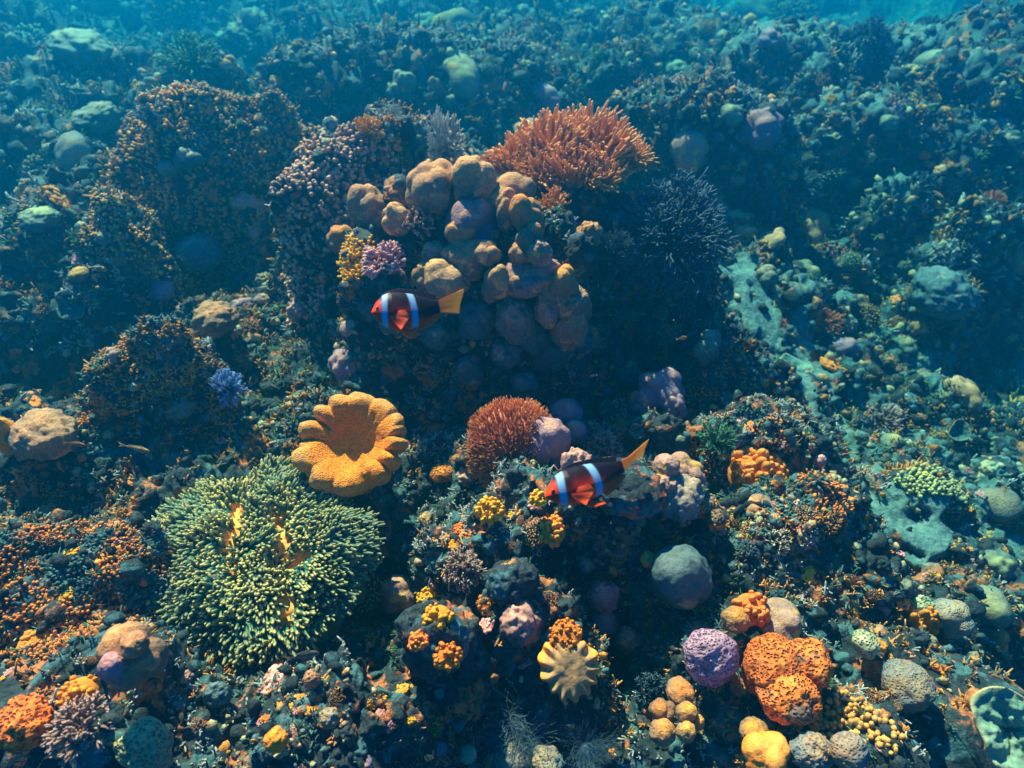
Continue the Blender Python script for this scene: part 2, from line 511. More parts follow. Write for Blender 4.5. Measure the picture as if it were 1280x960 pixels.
# hollows: deep dark places
HO = [(310, 500, -.55, .20, .16), (150, 610, -.50, .20, .10), (250, 860, -.50, .16, .10), (540, 570, -.35, .10, .09), (500, 850, -.35, .07, .06), (760, 690, -.3, .08, .07), (450, 780, -.35, .07, .07), (850, 790, -.3, .08, .08), (740, 900, -.35, .10, .08), (900, 720, -.3, .1, .06), (80, 620, -.4, .12, .06), (1050, 800, -.3, .1, .07), (350, 300, -.4, .10, .2), (780, 420, -.6, .20, .24),
      (1040, 560, -.18, .10, .22), (1090, 660, -.16, .10, .14), (1000, 480, -.16, .16, .14), (650, 900, -.35, .14, .09), (830, 800, -.1, .08, .10),
      (480, 470, -.5, .22, .12), (1240, 480, -.7, .36, .30), (1190, 300, -.2, .30, .22), (820, 200, .0, .3, .2), (340, 320, .05, .2, .12)]
_ho = []
for (px, py, z, rx, ry) in HO:
    q = PZ(px, py, z)
    _ho.append((q[0], q[1], z, rx, ry))
SANDS = [[PZ(*a)[:2] for a in ((900, 385, -.12), (955, 425, -.12), (1005, 480, -.12), (1020, 530, -.14), (1050, 580, -.15), (1080, 630, -.15), (1110, 690, -.14))]]
SANDW = (.15, .12)

def terrain_z(x, y):
    P = np.stack([x, y, np.zeros_like(x)], 1)
    far = np.clip((y - 1.8) / 2.0, 0, 1)
    base = 0.02 - 0.20 * np.clip(x - 0.45, 0, 3) * np.clip(y / 1.5, 0, 1.2) + 0.02 * np.clip(-x, 0, 3)
    base = base + 0.09 * fbm(P * 2.0, 3, 3) + 0.055 * fbm(P * 4.2, 3, 14) + far * 0.34 * fbm(P * 1.3 + 5, 3, 9)
    r2 = np.hypot(x, y)
    base = base + 0.35 * np.clip((r2 - 6) / 6, 0, 2) ** 1.5
    for (cx, cy, z, rx, ry) in _ho:
        q = ((x - cx) / rx) ** 2 + ((y - cy) / ry) ** 2
        wt = np.exp(-q)
        base = base * (1 - wt) + z * wt
    h = base
    wob = 0.16 * fbm(P * 6.0, 3, 21)
    for (cx, cy, z, rx, ry, p) in _sw:
        q = np.sqrt(((x - cx) / (rx * 1.12)) ** 2 + ((y - cy) / (ry * 1.12)) ** 2) * (1 + wob)
        zz = base + (z - base) * np.exp(-q ** p)
        k = 30.0
        mx = np.maximum(h, zz)
        h = mx + np.log(np.exp(k * (h - mx)) + np.exp(k * (zz - mx))) / k - math.log(2) / k * np.exp(-np.abs(h - zz) * k)
    return h

def sandmask(x, y):
    d = np.full(len(x), 9.0)
    for path, wd in zip(SANDS, SANDW):
        for a, b in zip(path[:-1], path[1:]):
            ab = b - a
            t = np.clip(((x - a[0]) * ab[0] + (y - a[1]) * ab[1]) / (ab @ ab), 0, 1)
            d = np.minimum(d, np.hypot(x - a[0] - ab[0] * t, y - a[1] - ab[1] * t) - wd)
    n = 0.05 * vnoise(np.stack([x, y, x * 0], 1) * 9, 4)
    m = np.clip((-d + n) / 0.04, 0, 1)
    # silt lying in drifts on the open slope to the right
    sl = np.clip((x - .62 - .1 * y) / .3, 0, 1) * np.clip((y - .9) / .3, 0, 1)
    dr = fbm(np.stack([x * 4, y * 4, x * 0], 1), 4, 61)
    return np.maximum(m, .75 * sl * np.clip((dr + .25) * 2.5, 0, 1))

# polar sheet centred under the camera: dense where it is near and in front
fr = np.linspace(-52, 52, 760)
back = np.concatenate([np.linspace(-180, -54, 50), fr, np.linspace(54, 178, 50)])
rad = np.concatenate([np.linspace(0.02, 0.3, 8), np.geomspace(0.33, 4.5, 560), np.geomspace(4.6, 22, 120)])
AA, RR = np.meshgrid(np.radians(back), rad, indexing='ij')
X = (np.sin(AA) * RR).ravel()
Y = (np.cos(AA) * RR).ravel()
Z = terrain_z(X, Y)
na, nr = len(back), len(rad)
ii, jj = np.meshgrid(np.arange(na), np.arange(nr - 1), indexing='ij')
i2 = (ii + 1) % na
Q = np.stack([ii * nr + jj, i2 * nr + jj, i2 * nr + jj + 1, ii * nr + jj + 1], -1).reshape(-1, 4)
V = np.stack([X, Y, Z], 1)
# normals of the smooth sheet, then roughness pushed out along them
e = 0.01
nx = -(terrain_z(X + e, Y) - Z) / e
ny = -(terrain_z(X, Y + e) - Z) / e
Nn = nrm(np.stack([nx, ny, np.ones_like(nx)], 1))
sm = sandmask(X, Y) * np.clip((Nn[:, 2] - .72) / .12, 0, 1)
rough = (1 - .9 * np.clip((sm - .76) / .24, 0, 1))
d = 0.030 * fbm(V * 9, 4, 31) + 0.028 * (0.55 - worley(V * 11, 5)) + 0.014 * (0.5 - worley(V * 31, 8)) + 0.010 * fbm(V * 45, 3, 40)
V = V + Nn * (d * rough)[:, None]
A = np.stack([np.clip(V[:, 2], 0, 1), fbm(V * 3, 3, 50) * .5 + .5, sm], 1)
bed_geo = Geo(V, Q, None, A)
bed = link('reef_bed', to_mesh('reef_bed', bed_geo, mat_terrain()))
tag(bed, kind='structure')

bvh = BVHTree.FromPolygons([tuple(v) for v in V.tolist()], Q.tolist())

def hit(px, py):
    d = Vector(ray(px, py).tolist())
    h = bvh.ray_cast(Vector(CAM.tolist()), d.normalized())
    if h[0] is None:
        return PZ(px, py, 0), np.array([0, 0, 1.0])
    return np.array(h[0][:]), np.array(h[1][:]) * (1 if h[1].z > 0 else -1)

def down(x, y):
    h = bvh.ray_cast(Vector((x, y, 5)), Vector((0, 0, -1)))
    return (h[0].z if h[0] else 0.0), (np.array(h[1][:]) if h[0] else np.array([0, 0, 1.0]))

# ------------------------------------------------------------------ coral generators (unit size: radius about 1, base at z = 0)
def g_head(seed, n=14, lobe=.42, sub=5, spread=.72, flat=.8, noise=.03):
    r = np.random.default_rng(seed)
    D = fib_dirs(n, -.1, .16)
    C = D * spread * (1 + r.normal(0, .06, (n, 1)))
    Rr = lobe * (1 + r.normal(0, .16, n))
    C = np.vstack([C, [[0, 0, 0]]]); Rr = np.append(Rr, spread * .95)
    return blob(C, Rr, sub, 26, noise, 3.0, seed, squash=(1, 1, flat))

def g_smooth(seed, sub=5, n=4, noise=.05, flat=.9, worl=0, wscale=6):
    r = np.random.default_rng(seed)
    C = r.normal(0, .22, (n, 3)); C[:, 2] = np.abs(C[:, 2])
    return blob(C, r.uniform(.62, .85, n), sub, 14, noise, 2.0, seed, worl=worl, wscale=wscale, squash=(1, 1, flat))

def g_knobs(seed, n=60, lobe=.17, sub=6):
    r = np.random.default_rng(seed)
    D = fib_dirs(n, -.2, .12)
    C = D * .82 * (1 + r.normal(0, .09, (n, 1)))
    C = np.vstack([C, [[0, 0, 0]]]); Rr = np.append(lobe * (1 + r.normal(0, .2, n)), .84)
    return blob(C, Rr, sub, 60, .03, 4, seed, squash=(1, 1, .8))

def g_nubs(seed, n=420, L=.17, rad_=.045, flat=.75, zmin=-.25, lump=.18, sides=6, rings=4, up=.25):
    """dome densely set with short round-tipped fingers"""
    r = np.random.default_rng(seed)
    D = fib_dirs(n, zmin, .05)
    rr = 1 + lump * fbm(D * 1.8 + seed, 2, seed)
    P = D * rr[:, None] * np.array([1, 1, flat]) * .86
    dirs = nrm(D + np.array([0, 0, up]) + r.normal(0, .16, D.shape))
    g = tubes(P - dirs * .03, dirs, L * r.uniform(.6, 1.35, n), rad_ * r.uniform(.75, 1.25, n), rings, sides,
              prof=np.linspace(1, .85, rings) * np.array([1] * (rings - 1) + [.75]), rnd=r.random(n))
    DD, T = ico(4)
    rb = 1 + lump * fbm(DD * 1.8 + seed, 2, seed)
    core = Geo(DD * rb[:, None] * np.array([1, 1, flat]) * .87, None, T)
    return joined([g, core])

def g_bush(seed, stems=26, levels=3, L=.42, rad_=.05, spread=.8, sides=5, split=3, droop=0.0, wig=.35, zmin=.15):
    """forking branches that grow out of one foot"""
    r = np.random.default_rng(seed)
    D = fib_dirs(stems, zmin, .1)
    P = D * .08
    out = []
    rad0 = rad_
    LL = L
    for lv in range(levels):
        n = len(P)
        l_ = LL * r.uniform(.7, 1.25, n)
        bend = r.normal(0, .10 * LL, (n, 3))
        bend[:, 2] -= droop * LL
        g = tubes(P, D, l_, rad0, 4, sides, bend=bend, prof=[1, .92, .85, .7])
        g.A[:, 0] = (g.A[:, 0] + lv) / levels
        out.append(g)
        E = P + nrm(D) * l_[:, None] * .93 + bend
        if lv < levels - 1:
            P = np.repeat(E, split, 0)
            D = nrm(np.repeat(nrm(D + bend / LL), split, 0) + r.normal(0, wig, (n * split, 3)))
            LL *= .72
            rad0 *= .78
    return joined(out)

def g_tent(seed, n=260, L=.7, rad_=.035, flat=.35, bendy=.3, comb=(0, 0, .5), rings=6, sides=5, zmin=0.0, lump=.2, wave=0):
    """long waving tentacles over a low cushion"""
    r = np.random.default_rng(seed)
    D = fib_dirs(n, zmin, .08)
    P = D * np.array([1, 1, flat]) * (.62 + lump * fbm(D * 2, 2, seed))[:, None]
    flow = np.stack([fbm(P * 2.2 + k * 9, 2, seed + k) for k in range(3)], 1) * .45
    dirs = nrm(D * np.array([1, 1, .8]) + np.array(comb) + flow + r.normal(0, .12, D.shape))
    bend = (np.stack([fbm(P * 3 + 40 + k * 9, 2, seed + 7 + k) for k in range(3)], 1) + r.normal(0, .35, (n, 3))) * bendy * L
    g = tubes(P, dirs, L * r.uniform(.65, 1.15, n), rad_ * r.uniform(.8, 1.2, n), rings, sides, bend=bend,
              prof=np.linspace(1, .6, rings), rnd=r.random(n), wave=wave)
    DD, T = ico(3)
    core = Geo(DD * np.array([.66, .66, flat * .68]), None, T)
    return joined([g, core])

def g_buttons(seed, n=46, size=.17, flat=.35):
    """clump of small rounded knobs growing over a low mound"""
    r = np.random.default_rng(seed)
    D0, T0 = ico(2)
    out = []
    for k in range(n):
        a, q = r.uniform(0, 6.28), math.sqrt(r.random()) * .95
        s = size * r.uniform(.5, 1.25)
        c = np.array([math.cos(a) * q, math.sin(a) * q, flat * (1 - q * q) * r.uniform(.6, 1.1)])
        V = D0 * (1 + .14 * fbm(D0 * 2 + k, 2, seed + k))[:, None] * s * np.array([1, 1, .8]) + c
        A = np.stack([np.clip(D0[:, 2], 0, 1), np.full(len(V), r.random()), np.zeros(len(V))], 1)
        out.append(Geo(V, None, T0, A))
    DD, T = ico(3)
    out.append(Geo(DD * np.array([.9, .9, flat * .8]), None, T))
    return joined(out)

def g_plate(seed, ruff=.12, lobes=5, cup=.3, th=.05, hole=0.0, nu=96, nv=26):
    """thin ruffled plate or cup with real thickness on a short foot"""
    r = np.random.default_rng(seed)
    th_a = np.arange(nu) * 2 * math.pi / nu
    out = 1 + .10 * np.sin(th_a * 2 + r.uniform(0, 6)) + .08 * np.sin(th_a * lobes + r.uniform(0, 6))
    top, bot = [], []
    for j in range(nv):
        t = (j + .5) / nv
        q = out * t
        z = cup * t ** 2 + ruff * t ** 3 * np.sin(th_a * lobes + 1) + .02 * np.sin(th_a * 7 + 4 * t)
        edge = math.sqrt(max(0, 1 - t ** 8))
        top.append(np.stack([q * np.cos(th_a), q * np.sin(th_a), z + .35 + th * edge], 1))
        bot.append(np.stack([q * np.cos(th_a), q * np.sin(th_a), z + .35 - th * edge * (1 + 4 * (1 - t) ** 4) - .3 * (1 - t) ** 3], 1))
    Vv = np.concatenate(top + bot[::-1])
    rows = 2 * nv
    q = []
    for j in range(rows - 1):
        for i in range(nu):
            i2 = (i + 1) % nu
            q.append([j * nu + i, j * nu + i2, (j + 1) * nu + i2, (j + 1) * nu + i])
    c0 = len(Vv); Vv = np.vstack([Vv, [top[0].mean(0)], [bot[0].mean(0)]])
    t_ = [[c0, (i + 1) % nu, i] for i in range(nu)] + [[c0 + 1, (rows - 1) * nu + i, (rows - 1) * nu + (i + 1) % nu] for i in range(nu)]
    tt = np.concatenate([np.repeat((np.arange(nv) + .5) / nv, nu), np.repeat((np.arange(nv)[::-1] + .5) / nv, nu), [0, 0]])
    A = np.stack([tt ** 4, np.full(len(tt), .6), np.zeros(len(tt))], 1)
    Vv = Vv + np.array([[0, 0, 1]]) * (.09 * fbm(Vv * 2.2, 4, seed))[:, None]
    return Geo(Vv, q, t_, A)

# ------------------------------------------------------------------ placing
def basis(nv, yaw, blend=.6):
    z = nrm(np.array(nv) * blend + np.array([0, 0, 1.0]) * (1 - blend))
    q = Vector(z.tolist()).to_track_quat('Z', 'Y')
    return (q.to_matrix() @ Matrix.Rotation(yaw, 3, 'Z'))

def put(o, loc, rot3, sc):
    if not isinstance(sc, (tuple, list)): sc = (sc, sc, sc)
    o.matrix_world = Matrix.Translation(Vector([float(c) for c in loc])) @ rot3.to_4x4() @ Matrix.Diagonal((*sc, 1))

def solo(name, geo, mat, px, py, wpx, label, cat, hpx=None, depth=None, lift=0.0, yaw=None, blend=.4, group=None, tilt=None):
    """one-mesh thing whose centre stands on the reef at the given place; width in picture pixels"""
    if depth is None:
        p, nn = hit(px, py)
        dep = project(p)[2]
    else:
        p, nn, dep = PD(px, py, depth), np.array([0, -.3, 1.0]), depth
    s = wpx * .5 * dep / FPX
    sz = s if hpx is None else hpx * .5 * dep / FPX
    ext = np.abs(geo.V[:, :2]).max()
    extz = max(1e-3, np.abs(geo.V[:, 2]).max())
    o = link(name, to_mesh(name, geo, mat))
    rot = basis(nn, random.uniform(0, 6.28) if yaw is None else yaw, blend)
    put(o, p + np.array([0, 0, lift * s]), rot, (s / ext, s / ext, sz / extz if hpx else s / ext))
    return tag(o, label, cat, group)

# ------------------------------------------------------------------ sampling the bed
_Vb, _Qb = bed_geo.V, bed_geo.Q
_fc = _Vb[_Qb].mean(1)
_fn = np.cross(_Vb[_Qb[:, 2]] - _Vb[_Qb[:, 0]], _Vb[_Qb[:, 3]] - _Vb[_Qb[:, 1]])
_fa = np.linalg.norm(_fn, axis=1)
_fn = nrm(_fn)
_fn[_fn[:, 2] < 0] *= -1
_fd = np.linalg.norm(_fc - CAM, axis=1)
_fsand = A[_Qb[:, 0], 2]

def sample_faces(n, weight):
    p = weight / weight.sum()
    idx = rng.choice(len(p), n, p=p)
    u = rng.random((n, 2))
    q = _Vb[_Qb[idx]]
    P = (q[:, 0] * ((1 - u[:, :1]) * (1 - u[:, 1:])) + q[:, 1] * (u[:, :1] * (1 - u[:, 1:])) +
         q[:, 2] * (u[:, :1] * u[:, 1:]) + q[:, 3] * ((1 - u[:, :1]) * u[:, 1:]))
    return P, _fn[idx], idx

HEROES = []       # (px, py, rx, ry, depth): kept clear of scattered growth

def keep(px, py, rx, ry, dep=99):
    HEROES.append((px, py, rx, ry, dep))

def sheet(label, mat, spots, n, L, rad_, cat='finger coral', name='finger_coral', sides=6, rings=4, up=.35, jit=.25, group=None, dz=9):
    """a coral colony that covers a swell of the reef with short fingers standing on the real surface"""
    wgt = np.zeros(len(_fc))
    wob = fbm(_fc * 7, 3, 77) if len(spots) else 0
    for (px, py, rx, ry) in spots:               # centre seen here, radii in metres
        c, _ = hit(px, py)
        q = ((_fc[:, 0] - c[0]) / rx) ** 2 + ((_fc[:, 1] - c[1]) / ry) ** 2 + .35 * wob
        wgt = np.maximum(wgt, ((q < 1) & (np.abs(_fc[:, 2] - c[2]) < dz)).astype(float))
    P, N, idx = sample_faces(n, wgt * _fa)
    dirs = nrm(N + np.array([0, -.05, up]) + rng.normal(0, jit, N.shape))
    sz = rng.uniform(.6, 1.3, n) * (1 + .5 * fbm(P * 12, 2, 5))
    sz = np.clip(sz, .4, 1.8)
    g = tubes(P - dirs * L * .3, dirs, L * sz, rad_ * rng.uniform(.75, 1.25, n), rings, sides,
              prof=list(np.linspace(1, .92, rings - 1)) + [.75], rnd=np.clip(.5 + .6 * fbm(P * 6, 2, 88), 0, 1))
    c0 = P.mean(0)
    g.V = g.V - c0
    o = link(name, to_mesh(name, g, mat))
    o.location = c0
    return tag(o, label, cat, group)

def lobe_geo(seed, kind):
    if kind == 'knob':
        r = np.random.default_rng(seed)
        D = fib_dirs(16, -.4, .15)
        C = np.vstack([D * .6, [[0, 0, 0]]]); Rr = np.append(.44 * (1 + r.normal(0, .12, 16)), .74)
        return blob(C, Rr, 5, 34, .025, 3, seed)
    if kind == 'lump':
        r = np.random.default_rng(seed)
        D = fib_dirs(8, -.4, .3)
        C = np.vstack([D * .50, [[0, 0, 0]]]); Rr = np.append(.50 * (1 + r.normal(0, .16, 8)), .72)
        return blob(C, Rr, 5, 34, .04, 3, seed)
    if kind == 'egg':
        r = np.random.default_rng(seed)
        D = fib_dirs(12, -.8, .3)
        C = np.vstack([D * .34, [[0, 0, 0]]]); Rr = np.append(.60 * (1 + r.normal(0, .08, 12)), .8)
        return blob(C, Rr, 5, 40, .05, 2.6, seed)
    if kind == 'rough':
        return blob([[0, 0, 0], [.2, .1, .2], [-.2, 0, .1]], [.85, .7, .7], 5, 20, .10, 3.2, seed, worl=.10, wscale=5)
    if kind == 'cells':
        return blob([[0, 0, 0], [.15, .1, .1], [-.2, 0, .1]], [.9, .75, .75], 6, 20, .11, 1.7, seed, worl=.012, wscale=12)
    return blob([[0, 0, 0], [.08, .05, .15], [-.2, .1, .1]], [.88, .85, .7], 5, 20, .085, 1.9, seed)

_seed = [100]
def lobe(px, py, rx, ry, mat, kind='smooth', depth=None, parent=None, name='lobe', out=0.0, label=None, cat=None, group=None, zs=1.0):
    _seed[0] += 1
    if depth is None:
        p, _ = hit(px, py + ry * .25)
        depth = project(p)[2] - out
    p = PD(px, py, depth)
    if py < 420 and 400 < px < 760:
        rx, ry = rx * 1.24, ry * 1.32
        if kind == 'smooth': kind = 'egg'
    s = depth / FPX
    g = lobe_geo(_seed[0], kind)
    g.V = g.V / np.abs(g.V).max(0)
    o = link(name, to_mesh(name, g, mat))
    M = Matrix.Translation(Vector(p.tolist())) @ Matrix.Rotation(random.uniform(-.25, .25), 4, 'Y') @ \
        Matrix.Diagonal((rx * s, rx * s * .95, ry * s * zs * 1.05, 1)) @ Matrix.Rotation(random.uniform(0, 6.28), 4, 'Z')
    if parent is not None:
        o.parent = parent
        o.matrix_world = M
        o.matrix_parent_inverse = Matrix.Identity(4)
        o.matrix_basis = parent.matrix_world.inverted() @ M
    else:
        o.matrix_world = M
    if label: tag(o, label, cat, group)
    keep(px, py, rx * .9, ry * .9, depth)
    return o

def colony(name, label, cat, lobes, group=None):
    px, py = lobes[0][0], lobes[0][1]
    p, _ = hit(px, py + lobes[0][3])
    root = empty(name, p, label, cat, group)
    bpy.context.view_layer.update()
    for a in lobes:
        kw = a[6] if len(a) > 6 else {}
        lobe(*a[:6], parent=root, **kw)
    return root

def child(root, name, geo, mat, loc, rot=None, sc=1.0, label=None):
    o = link(name, to_mesh(name, geo, mat))
    o.parent = root
    if not isinstance(sc, (tuple, list)): sc = (sc, sc, sc)
    M = Matrix.Translation(Vector([float(c) for c in loc])) @ (rot.to_4x4() if rot is not None else Matrix.Identity(4)) @ Matrix.Diagonal((*sc, 1))
    o.matrix_basis = root.matrix_world.inverted() @ M
    if label: o['label'] = label
    return o

# ---- finger coral sheets on the left swells and elsewhere
sheet('huge dome of short brown fingers with orange tips, covering the big swell at upper left', M_nub,
      [(240, 160, .42, .30), (330, 170, .24, .24), (200, 220, .26, .16), (290, 130, .34, .2)], 5200, .026, .0062)
sheet('brown finger coral swell with pink and white tips, left of the outcrop', M_nubpink,
      [(400, 210, .17, .18), (450, 210, .17, .13), (375, 270, .12, .10), (430, 170, .15, .10)], 2600, .024, .0068)
sheet('small orange rimmed finger coral dome below the big upper left dome', M_nub,
      [(147, 252, .14, .12)], 700, .022, .006)
sheet('teal finger coral knoll at the far left edge below the hazy slope', M_tealcoral,
      [(65, 215, .14, .10)], 600, .024, .0065)
sheet('thin brown finger coral spreading in the shade below the big upper left dome', M_nub,
      [(200, 330, .22, .10)], 900, .018, .004)
sheet('orange tipped crust of small fingers along the ridge left of the blue star coral', M_turf,
      [(190, 420, .10, .09), (120, 490, .12, .06), (215, 450, .09, .07), (230, 400, .08, .04)], 2600, .016, .004, jit=.45)
sheet('brown and orange fingered crust covering the mound in the lower left corner', M_turf,
      [(80, 700, .16, .12), (60, 780, .14, .10), (30, 640, .13, .08)], 3000, .014, .0034, jit=.45)
sheet('pale tipped nubby crust with orange patches on the diagonal ridge right of centre', M_turf,
      [(930, 560, .14, .12), (1000, 620, .12, .12), (880, 450, .08, .09)], 3000, .013, .003, jit=.5)
sheet('orange tipped nubby coral patch in the lower right, above the pale striped dome', M_nub,
      [(1050, 905, .08, .05)], 260, .018, .0055)
sheet('nubby teal coral with orange tips beyond the sand channel at far right', M_tealcoral,
      [(1165, 600, .10, .06)], 420, .020, .0055)
sheet('yellow green crust of tiny fingers beside the pink branching clump, above the first fish', M_yellow,
      [(438, 325, .075, .065)], 420, .016, .004, jit=.4, dz=.05, cat='crust coral', name='crust_coral')

# ---- the column corals of the central outcrop
G = 'lobed corals on the central outcrop'
def L1(px, py, rx, ry, mat, kind, label, **k):
    return lobe(px, py, rx, ry, mat, kind, name='lobed_coral', label=label, cat='coral', **k)
L1(545, 243, 31, 30, M_porites, 'knob', 'brown knobby coral head with many bumps, left of the tall rounded head', out=.02)
L1(592, 233, 24, 28, M_porites, 'lump', 'tall rounded coral head between the knobby head and the orange topped arch', out=.02)
L1(463, 270, 24, 29, M_porites, 'lump', 'brown egg shaped coral head with orange top at the left end of the outcrop', out=.03)
L1(496, 278, 17, 20, M_porites, 'lump', 'small tan coral head tucked right of the leftmost egg shaped head', out=.04)
L1(427, 303, 17, 16, M_littoplobe, 'lump', 'small yellow brown coral ball above the yellow green crust', out=.03)
colony('lobed_coral', 'arched brown coral colony of three orange topped columns at the top of the outcrop', 'coral',
       [(637, 250, 30, 22, M_porites, 'lump', {'out': .0}), (634, 266, 14, 24, M_porites, 'lump', {'out': .05}),
        (660, 280, 18, 30, M_littoplobe, 'lump', {'out': .06}), (662, 300, 15, 18, M_porites, 'lump', {'out': .06})])
L1(592, 283, 31, 27, M_purple, 'lump', 'large purple brown bumpy coral dome in the middle of the outcrop', out=.05)
colony('lobed_coral', 'orange topped lumpy coral stack below the purple dome, over a wider base', 'coral',
       [(580, 322, 27, 24, M_porites, 'lump', {'out': .08}), (575, 292, 16, 13, M_littoplobe, 'lump', {'out': .09}),
        (560, 348, 26, 22, M_porites, 'lump', {'out': .07}), (535, 349, 16, 17, M_porites, 'lump', {'out': .07})])
L1(545, 320, 15, 16, M_pinklobe, 'rough', 'small pink crusty coral ball left of the orange lumpy stack', out=.07)
L1(622, 356, 17, 22, M_porites, 'lump', 'egg shaped coral alone right of the lumpy stack', out=.10)
colony('lobed_coral', 'tall yellow topped coral column with orange shoulders at the right end of the outcrop', 'coral',
       [(706, 354, 17, 18, M_littoplobe, 'lump', {'out': .10}), (714, 378, 20, 18, M_porites, 'rough', {'out': .08}),
        (728, 388, 11, 13, M_littoplobe, 'lump', {'out': .07}), (690, 368, 16, 12, M_porites, 'rough', {'out': .09})])
L1(686, 392, 17, 20, M_pinklobe, 'lump', 'dull pink coral column standing under the yellow topped column', out=.08)
L1(720, 326, 22, 30, M_rock, 'rough', 'brown rough coral hump right of the arched columns', out=.04)
L1(674, 318, 14, 15, M_pinklobe, 'rough', 'little pink crusted knob under the arched columns', out=.07)
L1(662, 345, 34, 20, M_pinklobe, 'rough', 'pinkish crusted rock slab between the egg shaped coral and the yellow column', out=.04)
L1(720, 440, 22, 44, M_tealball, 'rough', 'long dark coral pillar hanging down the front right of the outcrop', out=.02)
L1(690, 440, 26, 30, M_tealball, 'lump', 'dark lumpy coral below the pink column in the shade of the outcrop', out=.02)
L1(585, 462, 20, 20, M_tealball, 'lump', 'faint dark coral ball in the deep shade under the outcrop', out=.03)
L1(540, 212, 18, 11, M_porites, 'lump', 'low tan coral cap behind the knobby brown head', out=.01)
L1(567, 206, 19, 12, M_porites, 'lump', 'flat coral cap behind the tall rounded head', out=.0)
L1(542, 112, 9, 12, M_porites, 'lump', 'tiny smooth dome alone on the crest behind the outcrop', out=.02)
for i, (x, y, r, lb) in enumerate([(490, 118, 11, 'first small teal ball on the crest behind the outcrop, leftmost'),
                       (468, 128, 9, 'second small teal ball low on the crest left of the bumpy one'),
                       (505, 108, 14, 'bumpy teal coral ball on the crest, left of the tiny smooth dome'),
                       (562, 130, 8, 'little round coral bead at the right end of the crest')]):
    L1(x, y, r, r, M_tealcoral, 'lump', lb, out=.02)

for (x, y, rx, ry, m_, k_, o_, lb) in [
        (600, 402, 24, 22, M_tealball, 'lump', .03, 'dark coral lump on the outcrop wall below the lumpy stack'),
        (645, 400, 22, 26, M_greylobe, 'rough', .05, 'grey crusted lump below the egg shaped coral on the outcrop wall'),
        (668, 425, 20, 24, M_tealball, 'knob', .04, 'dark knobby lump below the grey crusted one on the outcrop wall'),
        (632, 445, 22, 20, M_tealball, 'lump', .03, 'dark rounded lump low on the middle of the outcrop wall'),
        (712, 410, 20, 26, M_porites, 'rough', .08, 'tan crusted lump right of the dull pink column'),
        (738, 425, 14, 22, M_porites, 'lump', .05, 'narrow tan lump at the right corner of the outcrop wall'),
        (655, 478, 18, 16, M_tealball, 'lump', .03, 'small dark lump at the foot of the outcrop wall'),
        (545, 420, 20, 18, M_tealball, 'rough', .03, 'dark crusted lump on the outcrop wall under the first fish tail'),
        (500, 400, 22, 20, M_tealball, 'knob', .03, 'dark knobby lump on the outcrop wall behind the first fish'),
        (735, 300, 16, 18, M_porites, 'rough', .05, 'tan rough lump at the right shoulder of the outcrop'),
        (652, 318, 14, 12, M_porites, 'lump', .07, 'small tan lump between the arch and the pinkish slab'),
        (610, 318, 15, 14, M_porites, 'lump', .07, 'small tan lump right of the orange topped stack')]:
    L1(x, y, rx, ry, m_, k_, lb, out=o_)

# ---- branching and soft corals of the outcrop
def solo2(name, geo, mat, px, py, wpx, hpx, label, cat, out=0.0, depth=None, yaw=0.0, lean=(0, -.25, 1), group=None, kp=.9):
    if depth is None:
        p, _ = hit(px, py + hpx * .3)
        depth = project(p)[2] - out
    p = PD(px, py + hpx * .35, depth)
    s = depth / FPX
    ex = np.abs(geo.V[:, :2]).max(); ez = geo.V[:, 2].max()
    o = link(name, to_mesh(name, geo, mat))
    rot = Vector(lean).normalized().to_track_quat('Z', 'Y').to_matrix() @ Matrix.Rotation(yaw, 3, 'Z')
    put(o, p, rot, (wpx * .5 * s / ex, wpx * .5 * s / ex, hpx * .8 * s / ez))
    keep(px, py, wpx * .5 * kp, hpx * .5 * kp, depth)
    return tag(o, label, cat, group)

# the big rust-orange one, built of lobes of tentacles
p0, _ = hit(705, 225)
root = empty('orange_anemone', p0, 'big rust orange anemone of long fingers on the crest right of the outcrop', 'anemone')
bpy.context.view_layer.update()
for k, (px, py, r, lf) in enumerate([(650, 195, 40, .02), (690, 172, 46, .0), (745, 172, 46, .0), (785, 190, 30, .0), (712, 200, 40, .05),
                                     (745, 212, 32, .07), (672, 208, 34, .05), (625, 200, 22, .03)]):
    dep = project(p0)[2] + .05 - lf
    p = PD(px, py + r * .35, dep)
    s = dep / FPX * r
    g = g_tent(300 + k, n=330, L=.60, rad_=.048, flat=.55, bendy=.34, comb=((px - 705) / 160, -.15, .75), rings=6, sides=6, zmin=-.15)
    child(root, 'lobe', g, M_redanem, p, sc=s)
child(root, 'stalk', g_smooth(5, 4), M_brown, PD(705, 215, project(p0)[2] + .06), sc=(.16, .12, .09))
keep(705, 190, 105, 48, 1.9)
solo2('bushy_coral', g_bush(11, 64, 4, .40, .028, wig=.42, zmin=-.1), M_bluebush, 835, 265, 170, 120,
      'wide dark blue bush of fine branches right of and below the orange anemone', 'soft coral', out=.05)
solo2('bushy_coral', g_bush(12, 30, 4, .40, .03, wig=.45), M_bluebush, 765, 300, 70, 70,
      'dim blue feathery bush under the orange anemone', 'soft coral', out=.04)
solo2('bushy_coral', g_bush(13, 26, 4, .40, .03, wig=.45), M_bluebush, 800, 330, 60, 60,
      'dim blue feathery tuft low in the shade right of the yellow column', 'soft coral', out=.04)
solo2('bushy_coral', g_bush(14, 22, 3, .40, .05, wig=.45), M_redanem, 692, 248, 44, 44,
      'small rusty tuft growing in the shade beneath the orange anemone', 'soft coral', out=.04)
solo2('bushy_coral', g_bush(15, 60, 3, .42, .035, wig=.35, zmin=-.2), M_white, 556, 165, 62, 78,
      'pale whitish bush of fine fingers on the crest left of the orange anemone', 'soft coral', out=.06)
